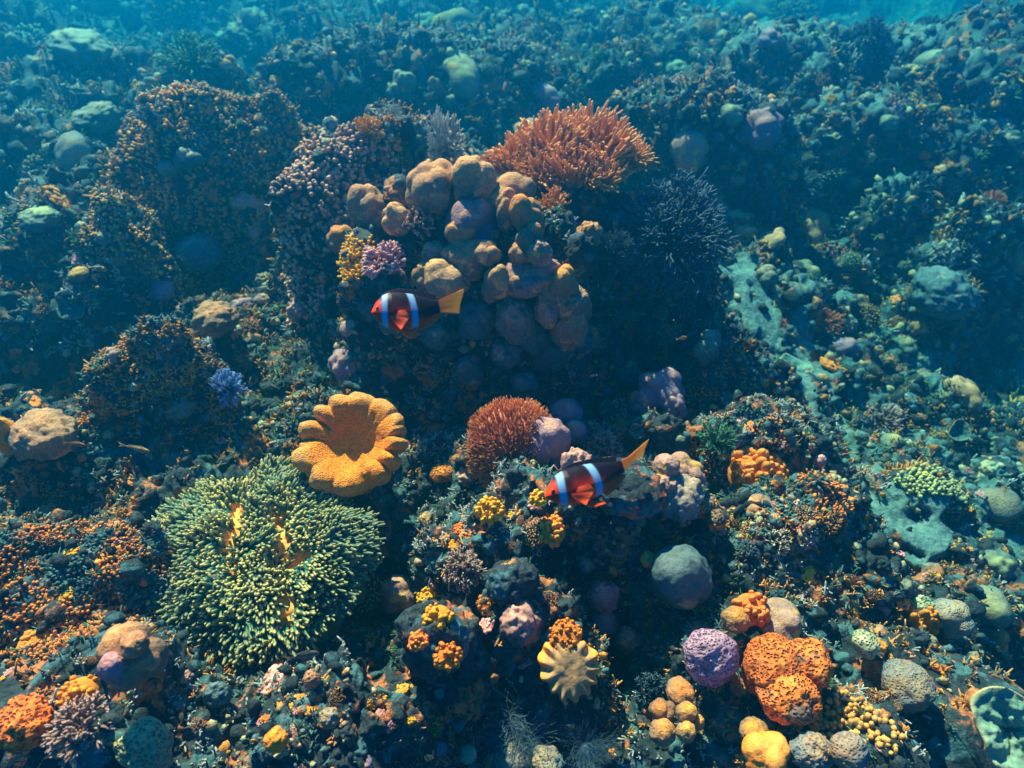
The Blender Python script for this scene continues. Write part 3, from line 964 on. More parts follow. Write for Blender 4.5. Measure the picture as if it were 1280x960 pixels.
solo2('bushy_coral', g_bush(16, 30, 3, .40, .06, wig=.4), M_yellow, 462, 158, 46, 34,
      'yellow bushy coral left of the pale whitish bush', 'soft coral', out=.03)
solo2('branching_coral', g_bush(17, 28, 3, .38, .08, wig=.4), M_pinkb, 482, 318, 62, 40,
      'pink stubby branching coral left of the orange lumpy stack', 'coral', out=.05)
solo2('branching_coral', g_bush(18, 22, 3, .38, .09, wig=.4), M_nubpink, 525, 272, 46, 36,
      'brown stubby branching coral with pink tips between small tan head and purple dome', 'coral', out=.05)
solo2('fern_coral', g_bush(19, 40, 3, .38, .035, wig=.3, zmin=.0), M_algae, 240, 62, 90, 50,
      'hazy green bushy growth on the far slope at upper left', 'soft coral', out=.03)

# ---- middle of the picture
solo2('star_coral', g_bush(21, 60, 3, .40, .05, wig=.30, zmin=-.3), M_bluestar, 287, 470, 52, 48,
      'small bright blue star shaped branching coral in the dark hollow at left', 'coral', out=.03)

def leather():
    p, _ = hit(445, 600)
    dep = project(p)[2] - .10
    c = PD(444, 556, dep)
    s = dep / FPX
    root = empty('leather_coral', p, 'golden yellow leather coral with thick folded rim, alone above the green finger coral', 'leather coral')
    bpy.context.view_layer.update()
    nu, a = 240, np.arange(240) * 2 * math.pi / 240
    prof = np.array([(.0, -.10), (.15, -.09), (.3, -.06), (.45, .02), (.58, .12), (.72, .23), (.86, .26), (.97, .18), (1.03, .06), (1.02, -.10),
                     (.92, -.26), (.74, -.38), (.5, -.46), (.36, -.55)])
    ss = np.linspace(0, len(prof) - 1, 60)
    pr = np.interp(ss, range(len(prof)), prof[:, 0]); pz = np.interp(ss, range(len(prof)), prof[:, 1])
    for _ in range(3):
        pr[1:-1] = (pr[:-2] + 2 * pr[1:-1] + pr[2:]) / 4; pz[1:-1] = (pz[:-2] + 2 * pz[1:-1] + pz[2:]) / 4
    m1 = np.abs(np.cos(5.5 * a + .9 * np.sin(2 * a + 1) + .6 * np.sin(3 * a))) ** .7
    m1 = .55 + (m1 - .55) * (.85 + .45 * np.sin(2 * a + 2.2))
    m2 = np.abs(np.cos(3.5 * a + .9 * np.sin(2 * a))) ** .6
    fold = .10 * np.sin(2 * a + .6) + .07 * np.sin(3 * a + 2)
    rows = []
    for k in range(60):
        wv = min(1, max(0, (pr[k] - .42) / .42)) if k < 38 else max(0, 1 - (k - 40) / 16)
        wv = wv * wv * (3 - 2 * wv)
        q = pr[k] * (1 + wv * (.07 * np.cos(a - 2.6) + .13 * (m1 - .6) + .10 * (m2 - .6) + .05 * np.sin(2 * a)))
        z = pz[k] + wv * (.16 * (m1 - .7) + fold * 1.1 + .07 * (m2 - .6))
        rows.append(np.stack([q * np.cos(a), q * np.sin(a) * .97, z], 1))
    Vv = np.concatenate(rows)
    Vv = Vv + .02 * np.stack([fbm(Vv * 4 + 9 * k, 3, 4 + k) for k in range(3)], 1)
    qd = [[k * nu + i_, k * nu + (i_ + 1) % nu, (k + 1) * nu + (i_ + 1) % nu, (k + 1) * nu + i_] for k in range(59) for i_ in range(nu)]
    cap = Geo(Vv, qd, None)
    cap.A[:, 0] = np.clip((np.hypot(cap.V[:, 0], cap.V[:, 1]) - .5) / .45, 0, 1)
    cap.A[:, 1] = .6
    rot = Vector((0.05, -.62, 1)).normalized().to_track_quat('Z', 'Y').to_matrix()
    child(root, 'cap', cap, M_leather, c, rot, sc=64 * s)
    st = tubes([[0, 0, -1.2]], [[0, 0, 1]], .85, .42, 8, 24, prof=[1.25, 1.05, .95, .9, .92, 1.0, 1.1, 1.2])
    child(root, 'stalk', st, M_leatherst, c, rot, sc=64 * s)
    keep(444, 556, 70, 55, dep)
leather()

def green_coral():
    p, _ = hit(320, 700)
    zc = p[2] + .03
    root = empty('finger_leather_coral', p, 'large green finger coral with yellow tips and orange cracks, at lower left of centre', 'soft coral')
    bpy.context.view_layer.update()
    cb = PZ(322, 695, zc)
    RX, RY, HH = .235, .225, .072
    cracks = [[(288, 620), (296, 650), (280, 688), (294, 722)], [(345, 640), (352, 668), (345, 700), (354, 735), (347, 762)], [(345, 700), (375, 690)]]
    cw = [np.array([((PZ(a, b_, zc + HH) - cb)[0] / RX, (PZ(a, b_, zc + HH) - cb)[1] / RY) for a, b_ in c_]) for c_ in cracks]
    def shape(u, v):
        """height of the low dome and its distance to the nearest crack, in units of the radius"""
        th = np.arctan2(v, u); q = np.hypot(u, v)
        rim = 1 + .10 * np.sin(5 * th + 1) + .05 * np.sin(9 * th) + .03 * np.sin(14 * th + 2)
        t = q / rim
        n_ = fbm(np.stack([u * 3, v * 3, u * 0], 1), 3, 5)
        dc = np.full(len(u), 9.0)
        for path in cw:
            for a_, b2 in zip(path[:-1], path[1:]):
                ab = b2 - a_
                tt_ = np.clip(((u - a_[0]) * ab[0] + (v - a_[1]) * ab[1]) / (ab @ ab), 0, 1)
                dc = np.minimum(dc, np.hypot(u - a_[0] - ab[0] * tt_, v - a_[1] - ab[1] * tt_))
        dc = dc + .035 * fbm(np.stack([u * 9, v * 9, u * 0], 1), 2, 8)
        z = HH * (np.sqrt(np.clip(1.04 - t ** 2, 0, 1)) * (1 + .20 * n_)) - .030 * np.exp(-(dc / .07) ** 2)
        return z, dc, t
    nr_, na_ = 60, 160
    uu, vv = [], []
    for i_ in range(nr_):
        for k in range(na_):
            th = k * 2 * math.pi / na_; q = (i_ + .5) / nr_ * 1.04
            uu.append(q * math.cos(th)); vv.append(q * math.sin(th))
    uu, vv = np.array(uu), np.array(vv)
    z, dc, t = shape(uu, vv)
    z = z - .05 * np.clip(t - .9, 0, 1) * 6
    Vv = np.stack([uu * RX, vv * RY, z], 1)
    Vv = Vv + .004 * np.stack([fbm(Vv * 60 + 9 * k, 3, 4 + k) for k in range(3)], 1)
    qd = [[i_ * na_ + k, i_ * na_ + (k + 1) % na_, (i_ + 1) * na_ + (k + 1) % na_, (i_ + 1) * na_ + k] for i_ in range(nr_ - 1) for k in range(na_)]
    near = np.exp(-(dc / .13) ** 2)
    base = Geo(Vv, qd, None, np.stack([near ** .4, .5 + .5 * near, 0 * near], 1))
    child(root, 'base', base, M_greenbase, cb)
    n_f = 5600
    i_ = np.arange(n_f) + .5
    q = np.sqrt(i_ / n_f) * 1.10; th = i_ * 2.399963
    u = q * np.cos(th) + rng.normal(0, .012, n_f); v = q * np.sin(th) + rng.normal(0, .012, n_f)
    z, dc, t = shape(u, v)
    okk = (dc > .022 + .05 * rng.random(n_f)) & (t < 1.10)
    u, v, z, t, dc = u[okk], v[okk], z[okk], t[okk], dc[okk]
    P_ = np.stack([u * RX, v * RY, z], 1)
    tuft = np.stack([fbm(P_ * 26 + 9 * k, 2, 64 + k) for k in range(3)], 1)       # fingers lean together in sprays
    dirs = nrm(np.stack([u * 1.1, v * 1.1 - .1, .95 - .55 * t], 1) + .5 * tuft + rng.normal(0, .16, P_.shape))
    L_ = .021 * (1 + .35 * tuft[:, 0]) * rng.uniform(.5, 1.45, len(u)) * (1 + .25 * t)
    sect = (np.floor((np.arctan2(v, u) + math.pi + .25 * tuft[:, 1]) / (2 * math.pi) * 9).astype(int)) % 9
    for k in range(9):
        m_ = sect == k
        if m_.sum() < 3: continue
        g = tubes(P_[m_] - dirs[m_] * .006, dirs[m_], L_[m_], .0032 * rng.uniform(.75, 1.25, m_.sum()), 5, 6,
                  bend=rng.normal(0, .003, (m_.sum(), 3)), prof=[1, .95, 1, 1.08, .8], rnd=np.clip(.1 + tuft[m_, 2] * .5 + 1.2 * np.exp(-(dc[m_] / .2) ** 2), 0, 1))
        c0 = g.V.mean(0); g.V = g.V - c0
        child(root, 'lobe', g, M_green, cb + c0)
    keep(320, 690, 150, 135, 1.6)
green_coral()

solo2('tuft_coral', g_nubs(41, n=2600, L=.17, rad_=.013, flat=.85, zmin=-.3, lump=.10, sides=4, rings=3, up=.15), M_redtuft, 640, 525, 124, 108,
      'round rusty red coral dome of fine fuzzy tufts in the centre of the picture', 'soft coral', out=.07)
colony('lobed_coral', 'smooth purple coral of four egg shaped lobes beside the red tufted dome', 'coral',
       [(678, 556, 33, 40, M_purple, 'smooth', {'out': .13}), (709, 517, 21, 20, M_purple, 'smooth', {'out': .10}),
        (718, 541, 17, 19, M_purple, 'smooth', {'out': .11}), (654, 556, 12, 18, M_pinklobe, 'smooth', {'out': .14})])
L1(725, 595, 26, 42, M_pinklobe, 'rough', 'tall mottled pink and yellow coral hump right behind the lower fish', out=.04)
solo2('branching_coral', g_bush(42, 34, 2, .5, .10, wig=.3), M_darkbranch, 768, 507, 42, 40,
      'little dark branching coral with pale tips right of the purple eggs', 'coral', out=.05)
solo2('branching_coral', g_bush(43, 30, 3, .4, .06, wig=.4), M_white, 742, 530, 30, 40,
      'tiny whitish branching coral between the purple eggs and the dark pale tipped coral', 'coral', out=.05)
solo2('branching_coral', g_bush(44, 60, 3, .4, .05, wig=.4), M_brown, 752, 552, 60, 40,
      'low brown fuzzy clump behind the tail of the lower fish', 'coral', out=.04)
colony('lobed_coral', 'lumpy purple coral with an orange flank standing alone above the diagonal ridge', 'coral',
       [(826, 488, 32, 27, M_purple, 'lump', {'out': .14}), (808, 508, 21, 26, M_purple, 'lump', {'out': .14}),
        (843, 510, 18, 20, M_purple, 'knob', {'out': .14}), (794, 504, 11, 20, M_littoplobe, 'smooth', {'out': .14})])
colony('lobed_coral', 'pink topped lumpy coral hump with a blue grey flank, right of the lower fish', 'coral',
       [(855, 592, 28, 28, M_pinklobe, 'lump', {'out': .06}), (832, 585, 18, 20, M_pinklobe, 'smooth', {'out': .07}),
        (848, 622, 34, 28, M_greylobe, 'rough', {'out': .04}), (826, 610, 18, 22, M_pinklobe, 'rough', {'out': .05})])
L1(785, 612, 46, 32, M_rock, 'rough', 'brown crusty boulder with orange specks under the tail of the lower fish', out=.05)
L1(852, 722, 41, 46, M_tealball, 'smooth', 'large smooth dark teal boulder coral in the shade right of the centre ridge', out=.07)
L1(881, 632, 19, 17, M_braino, 'cells', 'small bright orange pitted coral under the pink lumpy hump', out=.07)
L1(895, 650, 14, 12, M_braino, 'rough', 'orange crust just below the small bright pitted coral', out=.07)
L1(811, 700, 12, 10, M_orangeb, 'rough', 'small red orange crust on the left shoulder of the dark teal boulder', out=.09)
solo2('fern_coral', g_bush(45, 40, 3, .42, .035, wig=.25, zmin=-.1), M_algae, 893, 535, 56, 60,
      'dark green feathery fern coral on the left side of the diagonal ridge', 'soft coral', out=.06)
solo2('button_coral', g_buttons(46, 80, .15), M_orangeb, 945, 578, 80, 50,
      'orange and pink crust of small buttons near the top of the diagonal ridge', 'button coral', out=.02)
L1(1025, 577, 8, 9, M_pinkb, 'smooth', 'tiny pink ball at the edge of the sand channel', out=.03)
L1(957, 347, 16, 15, M_tealcoral, 'lump', 'round teal coral head with orange cap, alone above the diagonal ridge', out=.03)
L1(888, 424, 14, 14, M_tealcoral, 'lump', 'small round pale coral at the very top of the diagonal ridge', out=.05)
L1(883, 440, 18, 16, M_tealcoral, 'knob', 'green knobby coral directly below the pale ball on the diagonal ridge', out=.04)

# ---- lower part
solo2('branching_coral', g_nubs(51, n=130, L=.34, rad_=.075, flat=.6, up=.3), M_green, 458, 720, 50, 66,
      'narrow pale green finger coral touching the right side of the large green one', 'soft coral', out=.05)
L1(498, 746, 25, 26, M_pinklobe, 'lump', 'dull pink brown coral ball between green finger coral and yellow buttons', out=.06)
L1(545, 800, 48, 56, M_rock, 'rough', 'rounded teal brown rock carrying yellow button corals', out=.03)
for k, (px, py, wd, lb) in enumerate([(535, 742, 30, 'topmost clump of yellow buttons above the rounded rock'),
                                      (548, 765, 44, 'middle yellow button clump on the upper face of the rounded rock'),
                                      (560, 812, 40, 'lowest yellow button clump on the rounded rock'),
                                      (522, 795, 30, 'small orange yellow button clump at the left of the rounded rock'),
                                      (612, 630, 40, 'yellow and brown button clump below the red tufted dome'),
                                      (690, 655, 44, 'bright yellow orange button clump under the lower fish'),
                                      (672, 618, 26, 'white and yellow button clump at the mouth of the lower fish')]):
    solo2('button_coral', g_buttons(500 + k, 46, .20, .3), M_yellow if k not in (3, 5) else M_orangeb, px, py, wd, wd * .6, lb, 'button coral',
          out=.10 if k < 4 else .04, kp=.6)
L1(650, 782, 30, 32, M_nubpink, 'rough', 'pink and red crusted knob in the middle of the lower ridge', out=.01)
L1(640, 730, 34, 34, M_rock, 'rough', 'dark brown crusted rock on the shaded lower ridge', out=.0)
L1(755, 745, 22, 30, M_pinkb, 'rough', 'red crusted spur above the blue flashed oval coral', out=.04)
L1(756, 782, 20, 24, M_purple, 'smooth', 'oval purple coral with an orange streak left of the mottled pillar', out=.07)
L1(786, 802, 16, 24, M_pinklobe, 'rough', 'narrow mottled pink pillar right of the oval purple coral', out=.06)
colony('lobed_coral', 'cluster of six orange topped teal lobes at bottom, left of purple brain coral', 'coral',
       [(850, 866, 19, 13, M_littoplobe, 'smooth', {'out': .08}), (829, 890, 19, 16, M_littoplobe, 'lump', {'out': .09}),
        (828, 916, 17, 17, M_littoplobe, 'smooth', {'out': .09}), (858, 891, 14, 13, M_littoplobe, 'smooth', {'out': .10}),
        (857, 916, 13, 15, M_littoplobe, 'smooth', {'out': .09}), (870, 903, 10, 13, M_littoplobe, 'smooth', {'out': .08})])
L1(887, 822, 35, 42, M_brainp, 'cells', 'purple brain coral with fine dimples beside the orange honeycomb coral', out=.05)
colony('honeycomb_coral', 'big orange honeycomb coral boulder at lower right', 'coral',
       [(968, 838, 46, 44, M_braino, 'cells', {'out': .05}), (1008, 832, 34, 34, M_braino, 'cells', {'out': .06}),
        (985, 868, 40, 30, M_braino, 'cells', {'out': .05})])
L1(1134, 857, 33, 25, M_brainb, 'cells', 'pale blue and brown striped dome near the right bottom', out=.05)
L1(1190, 772, 28, 22, M_brainb, 'lump', 'bluish white lobed coral right of the yellow crust', out=.05)
solo2('button_coral', g_buttons(61, 40, .22), M_yellow, 1152, 762, 46, 36, 'mustard yellow crust left of the bluish white lobed coral', 'button coral', out=.03)
L1(958, 944, 32, 24, M_orangeb, 'lump', 'bright orange red lump at the bottom edge', out=.06)
L1(942, 915, 20, 16, M_littoplobe, 'cells', 'brown dimpled ball just above the orange red lump', out=.05)
L1(1014, 942, 28, 24, M_brainb, 'rough', 'brown and pale crusted ball at the bottom edge right of the orange lump', out=.05)
L1(1062, 940, 25, 24, M_brainb, 'smooth', 'pale peach dome at the bottom edge, right of the crusted ball', out=.06)
L1(975, 780, 36, 20, M_pinklobe, 'lump', 'dull pink lumpy coral above the honeycomb boulder', out=.03)
L1(918, 775, 18, 16, M_littoplobe, 'cells', 'small orange brown cone shaped coral above the purple brain coral', out=.04)
solo2('button_coral', g_buttons(62, 46, .2), M_orangeb, 938, 752, 48, 28, 'orange specked crust above the dull pink lumpy coral', 'button coral', out=.03)
L1(1080, 805, 20, 16, M_braing, 'lump', 'olive green cap coral left of the pale striped dome', out=.04)
pl = solo2('plate_coral', g_plate(63, .05, 3, .12, .06), M_plate, 1246, 880, 100, 80,
           'large dark green plate coral with pale rim at the right bottom corner', 'plate coral', out=.08, lean=(-.3, -.5, 1))
solo2('cup_coral', g_plate(64, .03, 3, .55, .10), M_tealcoral, 1192, 534, 30, 22,
      'small pale ring shaped cup coral on the right rubble slope', 'cup coral', out=.04, lean=(-.1, -.6, 1))
L1(1180, 368, 44, 30, M_tealball, 'rough', 'big faint teal dome on the dark right slope', out=.06)
L1(1150, 760, 18, 20, M_braing, 'rough', 'mustard boulder just behind the mustard yellow crust', out=.01)
colony('lobed_coral', 'big brown coral of bulging lobes in the shade at left of the dark hollow', 'coral',
       [(166, 822, 42, 42, M_porites, 'lump', {'out': .08}), (148, 800, 22, 18, M_porites, 'smooth', {'out': .10}),
        (142, 835, 18, 24, M_purple, 'smooth', {'out': .10}), (168, 806, 18, 16, M_porites, 'smooth', {'out': .13})])
L1(184, 935, 32, 38, M_braing, 'cells', 'olive orange brain coral at the bottom, right of the pink branching clump', out=.04)
L1(28, 905, 36, 30, M_braino, 'rough', 'orange coral dome at the left edge near the bottom', out=.04)
solo2('button_coral', g_buttons(65, 46, .2), M_yellow, 100, 858, 54, 34, 'yellow crust above the pink branching clump at bottom left', 'button coral', out=.05)
solo2('branching_coral', g_bush(66, 40, 3, .38, .06, wig=.35), M_brown, 105, 890, 90, 60,
      'purple brown branching clump with pink tips at bottom left', 'coral', out=.06)
L1(345, 925, 16, 19, M_yellow, 'cells', 'small mustard brain coral ball on the bottom mound', out=.04)
L1(412, 898, 13, 12, M_brainb, 'cells', 'small blue and orange dimpled ball on the bottom mound', out=.04)
L1(390, 850, 12, 16, M_porites, 'rough', 'grey crusted knob at the top of the bottom mound', out=.04)
L1(272, 870, 18, 22, M_tealball, 'rough', 'dark red brown cone in the hollow under the green finger coral', out=.02)
colony('lobed_coral', 'pale lumpy coral with orange rims at the bottom edge under the hair anemone', 'coral',
       [(640, 945, 26, 15, M_brainb, 'knob', {'out': .10}), (684, 952, 22, 12, M_brainb, 'knob', {'out': .10}), (618, 952, 14, 12, M_littoplobe, 'lump', {'out': .09})])
L1(55, 545, 40, 30, M_porites, 'rough', 'brown rimmed boulder at left, below the orange crusted ridge', out=.03)
L1(10, 545, 18, 34, M_orangeb, 'rough', 'bright orange crusted knob cut by the left edge', out=.02)
L1(212, 212, 15, 12, M_tealcoral, 'lump', 'small pale rimmed ball in the dark notch of the upper left dome', out=.04)
L1(235, 200, 20, 16, M_tealball, 'lump', 'blue shaded ball in the dark notch of the upper left dome', out=.03)
L1(120, 150, 32, 18, M_tealcoral, 'rough', 'pale green coral cap left of the upper left dome', out=.03)
L1(100, 60, 40, 20, M_tealcoral, 'rough', 'big hazy teal mound with orange edge near the top left corner', out=.03)
L1(48, 275, 26, 14, M_tealcoral, 'rough', 'low teal mound with an orange cap at the far left edge', out=.03)
L1(98, 343, 13, 8, M_littoplobe, 'smooth', 'small peach oval cap on the rubble at left', out=.03)
L1(250, 318, 32, 20, M_tealball, 'rough', 'shaded mound with an orange crusted top left of the pink tipped swell', out=.03)
L1(270, 400, 30, 20, M_porites, 'rough', 'pink and orange crusted knob above the blue star coral', out=.05)

def toadstool():
    p, _ = hit(712, 850)
    dep = project(p)[2] - .07
    c = PD(713, 838, dep); s = dep / FPX
    root = empty('toadstool_coral', p, 'yellow toadstool coral with a frilled drooping edge at bottom centre', 'leather coral')
    bpy.context.view_layer.update()
    nu = 220
    a = np.arange(nu) * 2 * math.pi / nu
    prof = np.array([(.0, .06), (.2, .06), (.4, .05), (.6, .02), (.76, -.04), (.9, -.14), (.99, -.30), (1.0, -.44), (.93, -.50), (.84, -.42), (.72, -.30), (.5, -.25), (.34, -.34)])
    ss = np.linspace(0, len(prof) - 1, 50)
    pr = np.interp(ss, range(len(prof)), prof[:, 0]); pz = np.interp(ss, range(len(prof)), prof[:, 1])
    for _ in range(3):
        pr[1:-1] = (pr[:-2] + 2 * pr[1:-1] + pr[2:]) / 4; pz[1:-1] = (pz[:-2] + 2 * pz[1:-1] + pz[2:]) / 4
    m1 = np.cos(13 * a + .9 * np.sin(2 * a + 1) + .6 * np.sin(3 * a))
    rows = []
    for k in range(50):
        wv = min(1, max(0, (pr[k] - .50) / .45)) if k < 34 else max(0, 1 - (k - 34) / 10)
        wv = wv * wv * (3 - 2 * wv)
        q = pr[k] * (1 + wv * (.05 * m1 + .10 * np.sin(2 * a + 2) + .06 * np.sin(3 * a)))
        z = pz[k] + wv * (.12 * m1 + .08 * np.sin(2 * a))
        rows.append(np.stack([q * np.cos(a), q * np.sin(a), z], 1))
    Vv = np.concatenate(rows)
    Vv = Vv + .03 * np.stack([fbm(Vv * 3 + 9 * k, 2, 14 + k) for k in range(3)], 1)
    qd = [[k * nu + i_, k * nu + (i_ + 1) % nu, (k + 1) * nu + (i_ + 1) % nu, (k + 1) * nu + i_] for k in range(49) for i_ in range(nu)]
    tt = np.hypot(Vv[:, 0], Vv[:, 1])
    g = Geo(Vv, qd, None, np.stack([np.clip(tt, 0, 1) ** 3, .7 + 0 * tt, 0 * tt], 1))
    rot = Vector((.05, -.75, 1)).normalized().to_track_quat('Z', 'Y').to_matrix()
    child(root, 'cap', g, M_toad, c, rot, sc=(35 * s, 41 * s, 35 * s))
    st = tubes([[0, 0, -1.4]], [[0, 0, 1]], 1.2, .4, 6, 20, prof=[1.3, 1.0, .9, .9, 1, 1.1])
    child(root, 'stalk', st, M_leatherst, c, rot, sc=36 * s)
    keep(713, 838, 38, 42, dep)
M_toad = mat_mix('toadstool_skin', (.42, .22, .10), (.48, .25, .10), (.98, .34, .03), nscale=10, bump=.3, fine=.2, hue=0.0, sss=.1)
toadstool()
solo2('button_coral', g_buttons(67, 70, .11, .3), M_yellow, 708, 786, 46, 22,
      'tuft of little pale tipped yellow knobs just above the yellow toadstool coral', 'button coral', out=.06)

# hair anemones in the dark at the bottom
for k, (px, py, wd, ht, mt, n, lb) in enumerate([
        (650, 890, 190, 80, M_hair, 800, 'wide dark blue mass of long hair like tentacles at the bottom centre'),
        (735, 910, 110, 90, M_hair, 460, 'dark curling tentacle clump at the bottom, under the yellow toadstool coral'),
        (585, 915, 90, 80, M_hairpale, 34, 'few pale thread like tentacles fanning out at bottom left of the hair mass')]):
    g = g_tent(600 + k, n=n, L=1.0, rad_=.0075 if k < 2 else .016, flat=.3, bendy=1.1, comb=((.35, -.3, .5), (.5, -.5, .3), (-.2, -.2, .4))[k], rings=14, sides=4, zmin=-.05, wave=.16)
    solo2('tentacle_anemone', g, mt, px, py, wd, ht, lb, 'anemone', out=.09 if k < 2 else .12, kp=.7)

# crinoid-like fingers at right of centre lower
solo2('branching_coral', g_bush(68, 40, 3, .38, .055, wig=.4), M_bluebush, 812, 840, 46, 70,
      'blue and pink branching tuft above the six orange topped lobes', 'coral', out=.05)
solo2('branching_coral', g_bush(69, 40, 3, .38, .06, wig=.4), M_brown, 580, 700, 60, 44,
      'grey brown twiggy coral patch right of the dull pink ball', 'coral', out=.03)
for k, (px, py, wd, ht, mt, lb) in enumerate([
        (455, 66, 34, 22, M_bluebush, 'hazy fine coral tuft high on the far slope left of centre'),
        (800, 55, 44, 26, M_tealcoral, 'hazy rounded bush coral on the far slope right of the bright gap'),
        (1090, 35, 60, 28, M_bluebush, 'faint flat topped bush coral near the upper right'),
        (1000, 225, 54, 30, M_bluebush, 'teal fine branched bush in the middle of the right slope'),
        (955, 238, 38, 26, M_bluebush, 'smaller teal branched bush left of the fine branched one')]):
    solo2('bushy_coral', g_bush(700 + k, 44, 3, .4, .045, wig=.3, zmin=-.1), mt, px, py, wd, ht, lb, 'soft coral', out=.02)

# ------------------------------------------------------------------ fish
def mat_fish(name, rough=.35, spec=.4, fin=False):
    m = bpy.data.materials.new(name); m.use_nodes = True
    n, l = m.node_tree.nodes, m.node_tree.links
    b = n['Principled BSDF']
    b.inputs['Roughness'].default_value = rough
    b.inputs['Specular IOR Level'].default_value = spec
    at = n.new('ShaderNodeAttribute'); at.attribute_name = 'mixv'
    l.new(at.outputs['Color'], b.inputs['Base Color'])
    tc = n.new('ShaderNodeTexCoord')
    v = n.new('ShaderNodeTexVoronoi'); v.inputs['Scale'].default_value = 60
    l.new(tc.outputs['Generated'], v.inputs['Vector'])
    bp = n.new('ShaderNodeBump'); bp.inputs['Strength'].default_value = .2 if not fin else .15
    bp.inputs['Distance'].default_value = .002
    l.new(v.outputs['Distance'], bp.inputs['Height']); l.new(bp.outputs[0], b.inputs['Normal'])
    if fin:
        b.inputs['Subsurface Weight'].default_value = .15
        b.inputs['Subsurface Scale'].default_value = .01
    return m
MF_body, MF_fin = mat_fish('fish_skin', .4, .15), mat_fish('fish_fin_skin', .45, .3, True)
def mat_plain(name, c, rough=.2):
    m = bpy.data.materials.new(name); m.use_nodes = True
    m.node_tree.nodes['Principled BSDF'].inputs['Base Color'].default_value = (*c, 1)
    m.node_tree.nodes['Principled BSDF'].inputs['Roughness'].default_value = rough
    return m
M_eye, M_pupil = mat_plain('eye_skin', (.10, .035, .015), .15), mat_plain('pupil_skin', (.005, .005, .008), .08)

def fish_body(top, bot, thick, colour, nx=170, ns=56, bend=0.0):
    """top / bot: (x, z) outline points from nose (0) to tail root (1)"""
    x = 1 - np.cos(np.linspace(0, math.pi / 2, nx)) if False else np.linspace(0, 1, nx) ** 1.25
    tz = np.interp(x, *zip(*top)); bz = np.interp(x, *zip(*bot))
    for _ in range(4):
        tz[1:-1] = (tz[:-2] + 2 * tz[1:-1] + tz[2:]) / 4; bz[1:-1] = (bz[:-2] + 2 * bz[1:-1] + bz[2:]) / 4
    th = np.interp(x, *zip(*thick))
    a = np.arange(ns) * 2 * math.pi / ns
    cz, hz = (tz + bz) / 2, (tz - bz) / 2
    V = np.zeros((nx, ns, 3))
    ca, sa = np.cos(a), np.sin(a)
    V[:, :, 0] = x[:, None]
    V[:, :, 1] = th[:, None] * np.sign(sa)[None] * np.abs(sa)[None] ** 1.15 + (bend * x ** 2)[:, None]
    V[:, :, 2] = cz[:, None] + hz[:, None] * ca[None]
    V = V.reshape(-1, 3)
    ii, jj = np.meshgrid(np.arange(nx - 1), np.arange(ns), indexing='ij')
    j2 = (jj + 1) % ns
    Q = np.stack([ii * ns + jj, ii * ns + j2, (ii + 1) * ns + j2, (ii + 1) * ns + jj], -1).reshape(-1, 4)
    T = [[0, i + 1, i] for i in range(1, ns - 1)] + [[(nx - 1) * ns, (nx - 1) * ns + i, (nx - 1) * ns + i + 1] for i in range(1, ns - 1)]
    return Geo(V, Q, T, colour(V))

def fin_geo(outline, c_in, c_out, th=.006, n=26, rays=14, curl=0.0, notch=0.0):
    """fan of rays between two edge polylines: inner edge points and outer edge points (x, z)"""
    a = np.array(outline[0], float); b = np.array(outline[1], float)
    m = 60
    ta = np.linspace(0, 1, m)
    def along(pl):
        d = np.r_[0, np.cumsum(np.linalg.norm(np.diff(pl, axis=0), axis=1))]; d /= d[-1]
        return np.stack([np.interp(ta, d, pl[:, 0]), np.interp(ta, d, pl[:, 1])], 1)
    ea, eb = along(a), along(b)
    V, A_ = [], []
    for side in (1, -1):
        for i in range(n):
            t = i / (n - 1)
            pos = ea + (eb - ea) * t
            jag = notch * (t ** 3) * (np.abs(np.sin(ta * rays * math.pi)) - .5)[:, None]
            pos = pos + (eb - ea) * jag
            y = side * th * (1 - .8 * t) * (.7 + .3 * np.cos(ta * rays * 2 * math.pi)) + curl * t * t + curl * .3 * np.sin(ta * 5) * t
            V.append(np.stack([pos[:, 0], y, pos[:, 1]], 1))
            k = np.clip((t - .15) / .85, 0, 1)
            col = np.array(c_in) * (1 - k) + np.array(c_out) * k
            A_.append(np.tile(col, (m, 1)) * (1 + .12 * np.cos(ta * rays * 2 * math.pi))[:, None])
    V = np.concatenate(V); A_ = np.concatenate(A_)
    Q = []
    for s in range(2):
        o = s * n * m
        for i in range(n - 1):
            for j in range(m - 1):
                f = [o + i * m + j, o + i * m + j + 1, o + (i + 1) * m + j + 1, o + (i + 1) * m + j]
                Q.append(f if s == 0 else f[::-1])
    o = n * m
    rim = [(i * m, (i + 1) * m) for i in range(n - 1)] + [((i + 1) * m + m - 1, i * m + m - 1) for i in range(n - 1)][::-1]
    for (p, q) in rim: Q.append([p, q, q + o, p + o])
    for j in range(m - 1):
        Q.append([(n - 1) * m + j, (n - 1) * m + j + 1, (n - 1) * m + j + 1 + o, (n - 1) * m + j + o])
    return Geo(V, Q, None, A_)

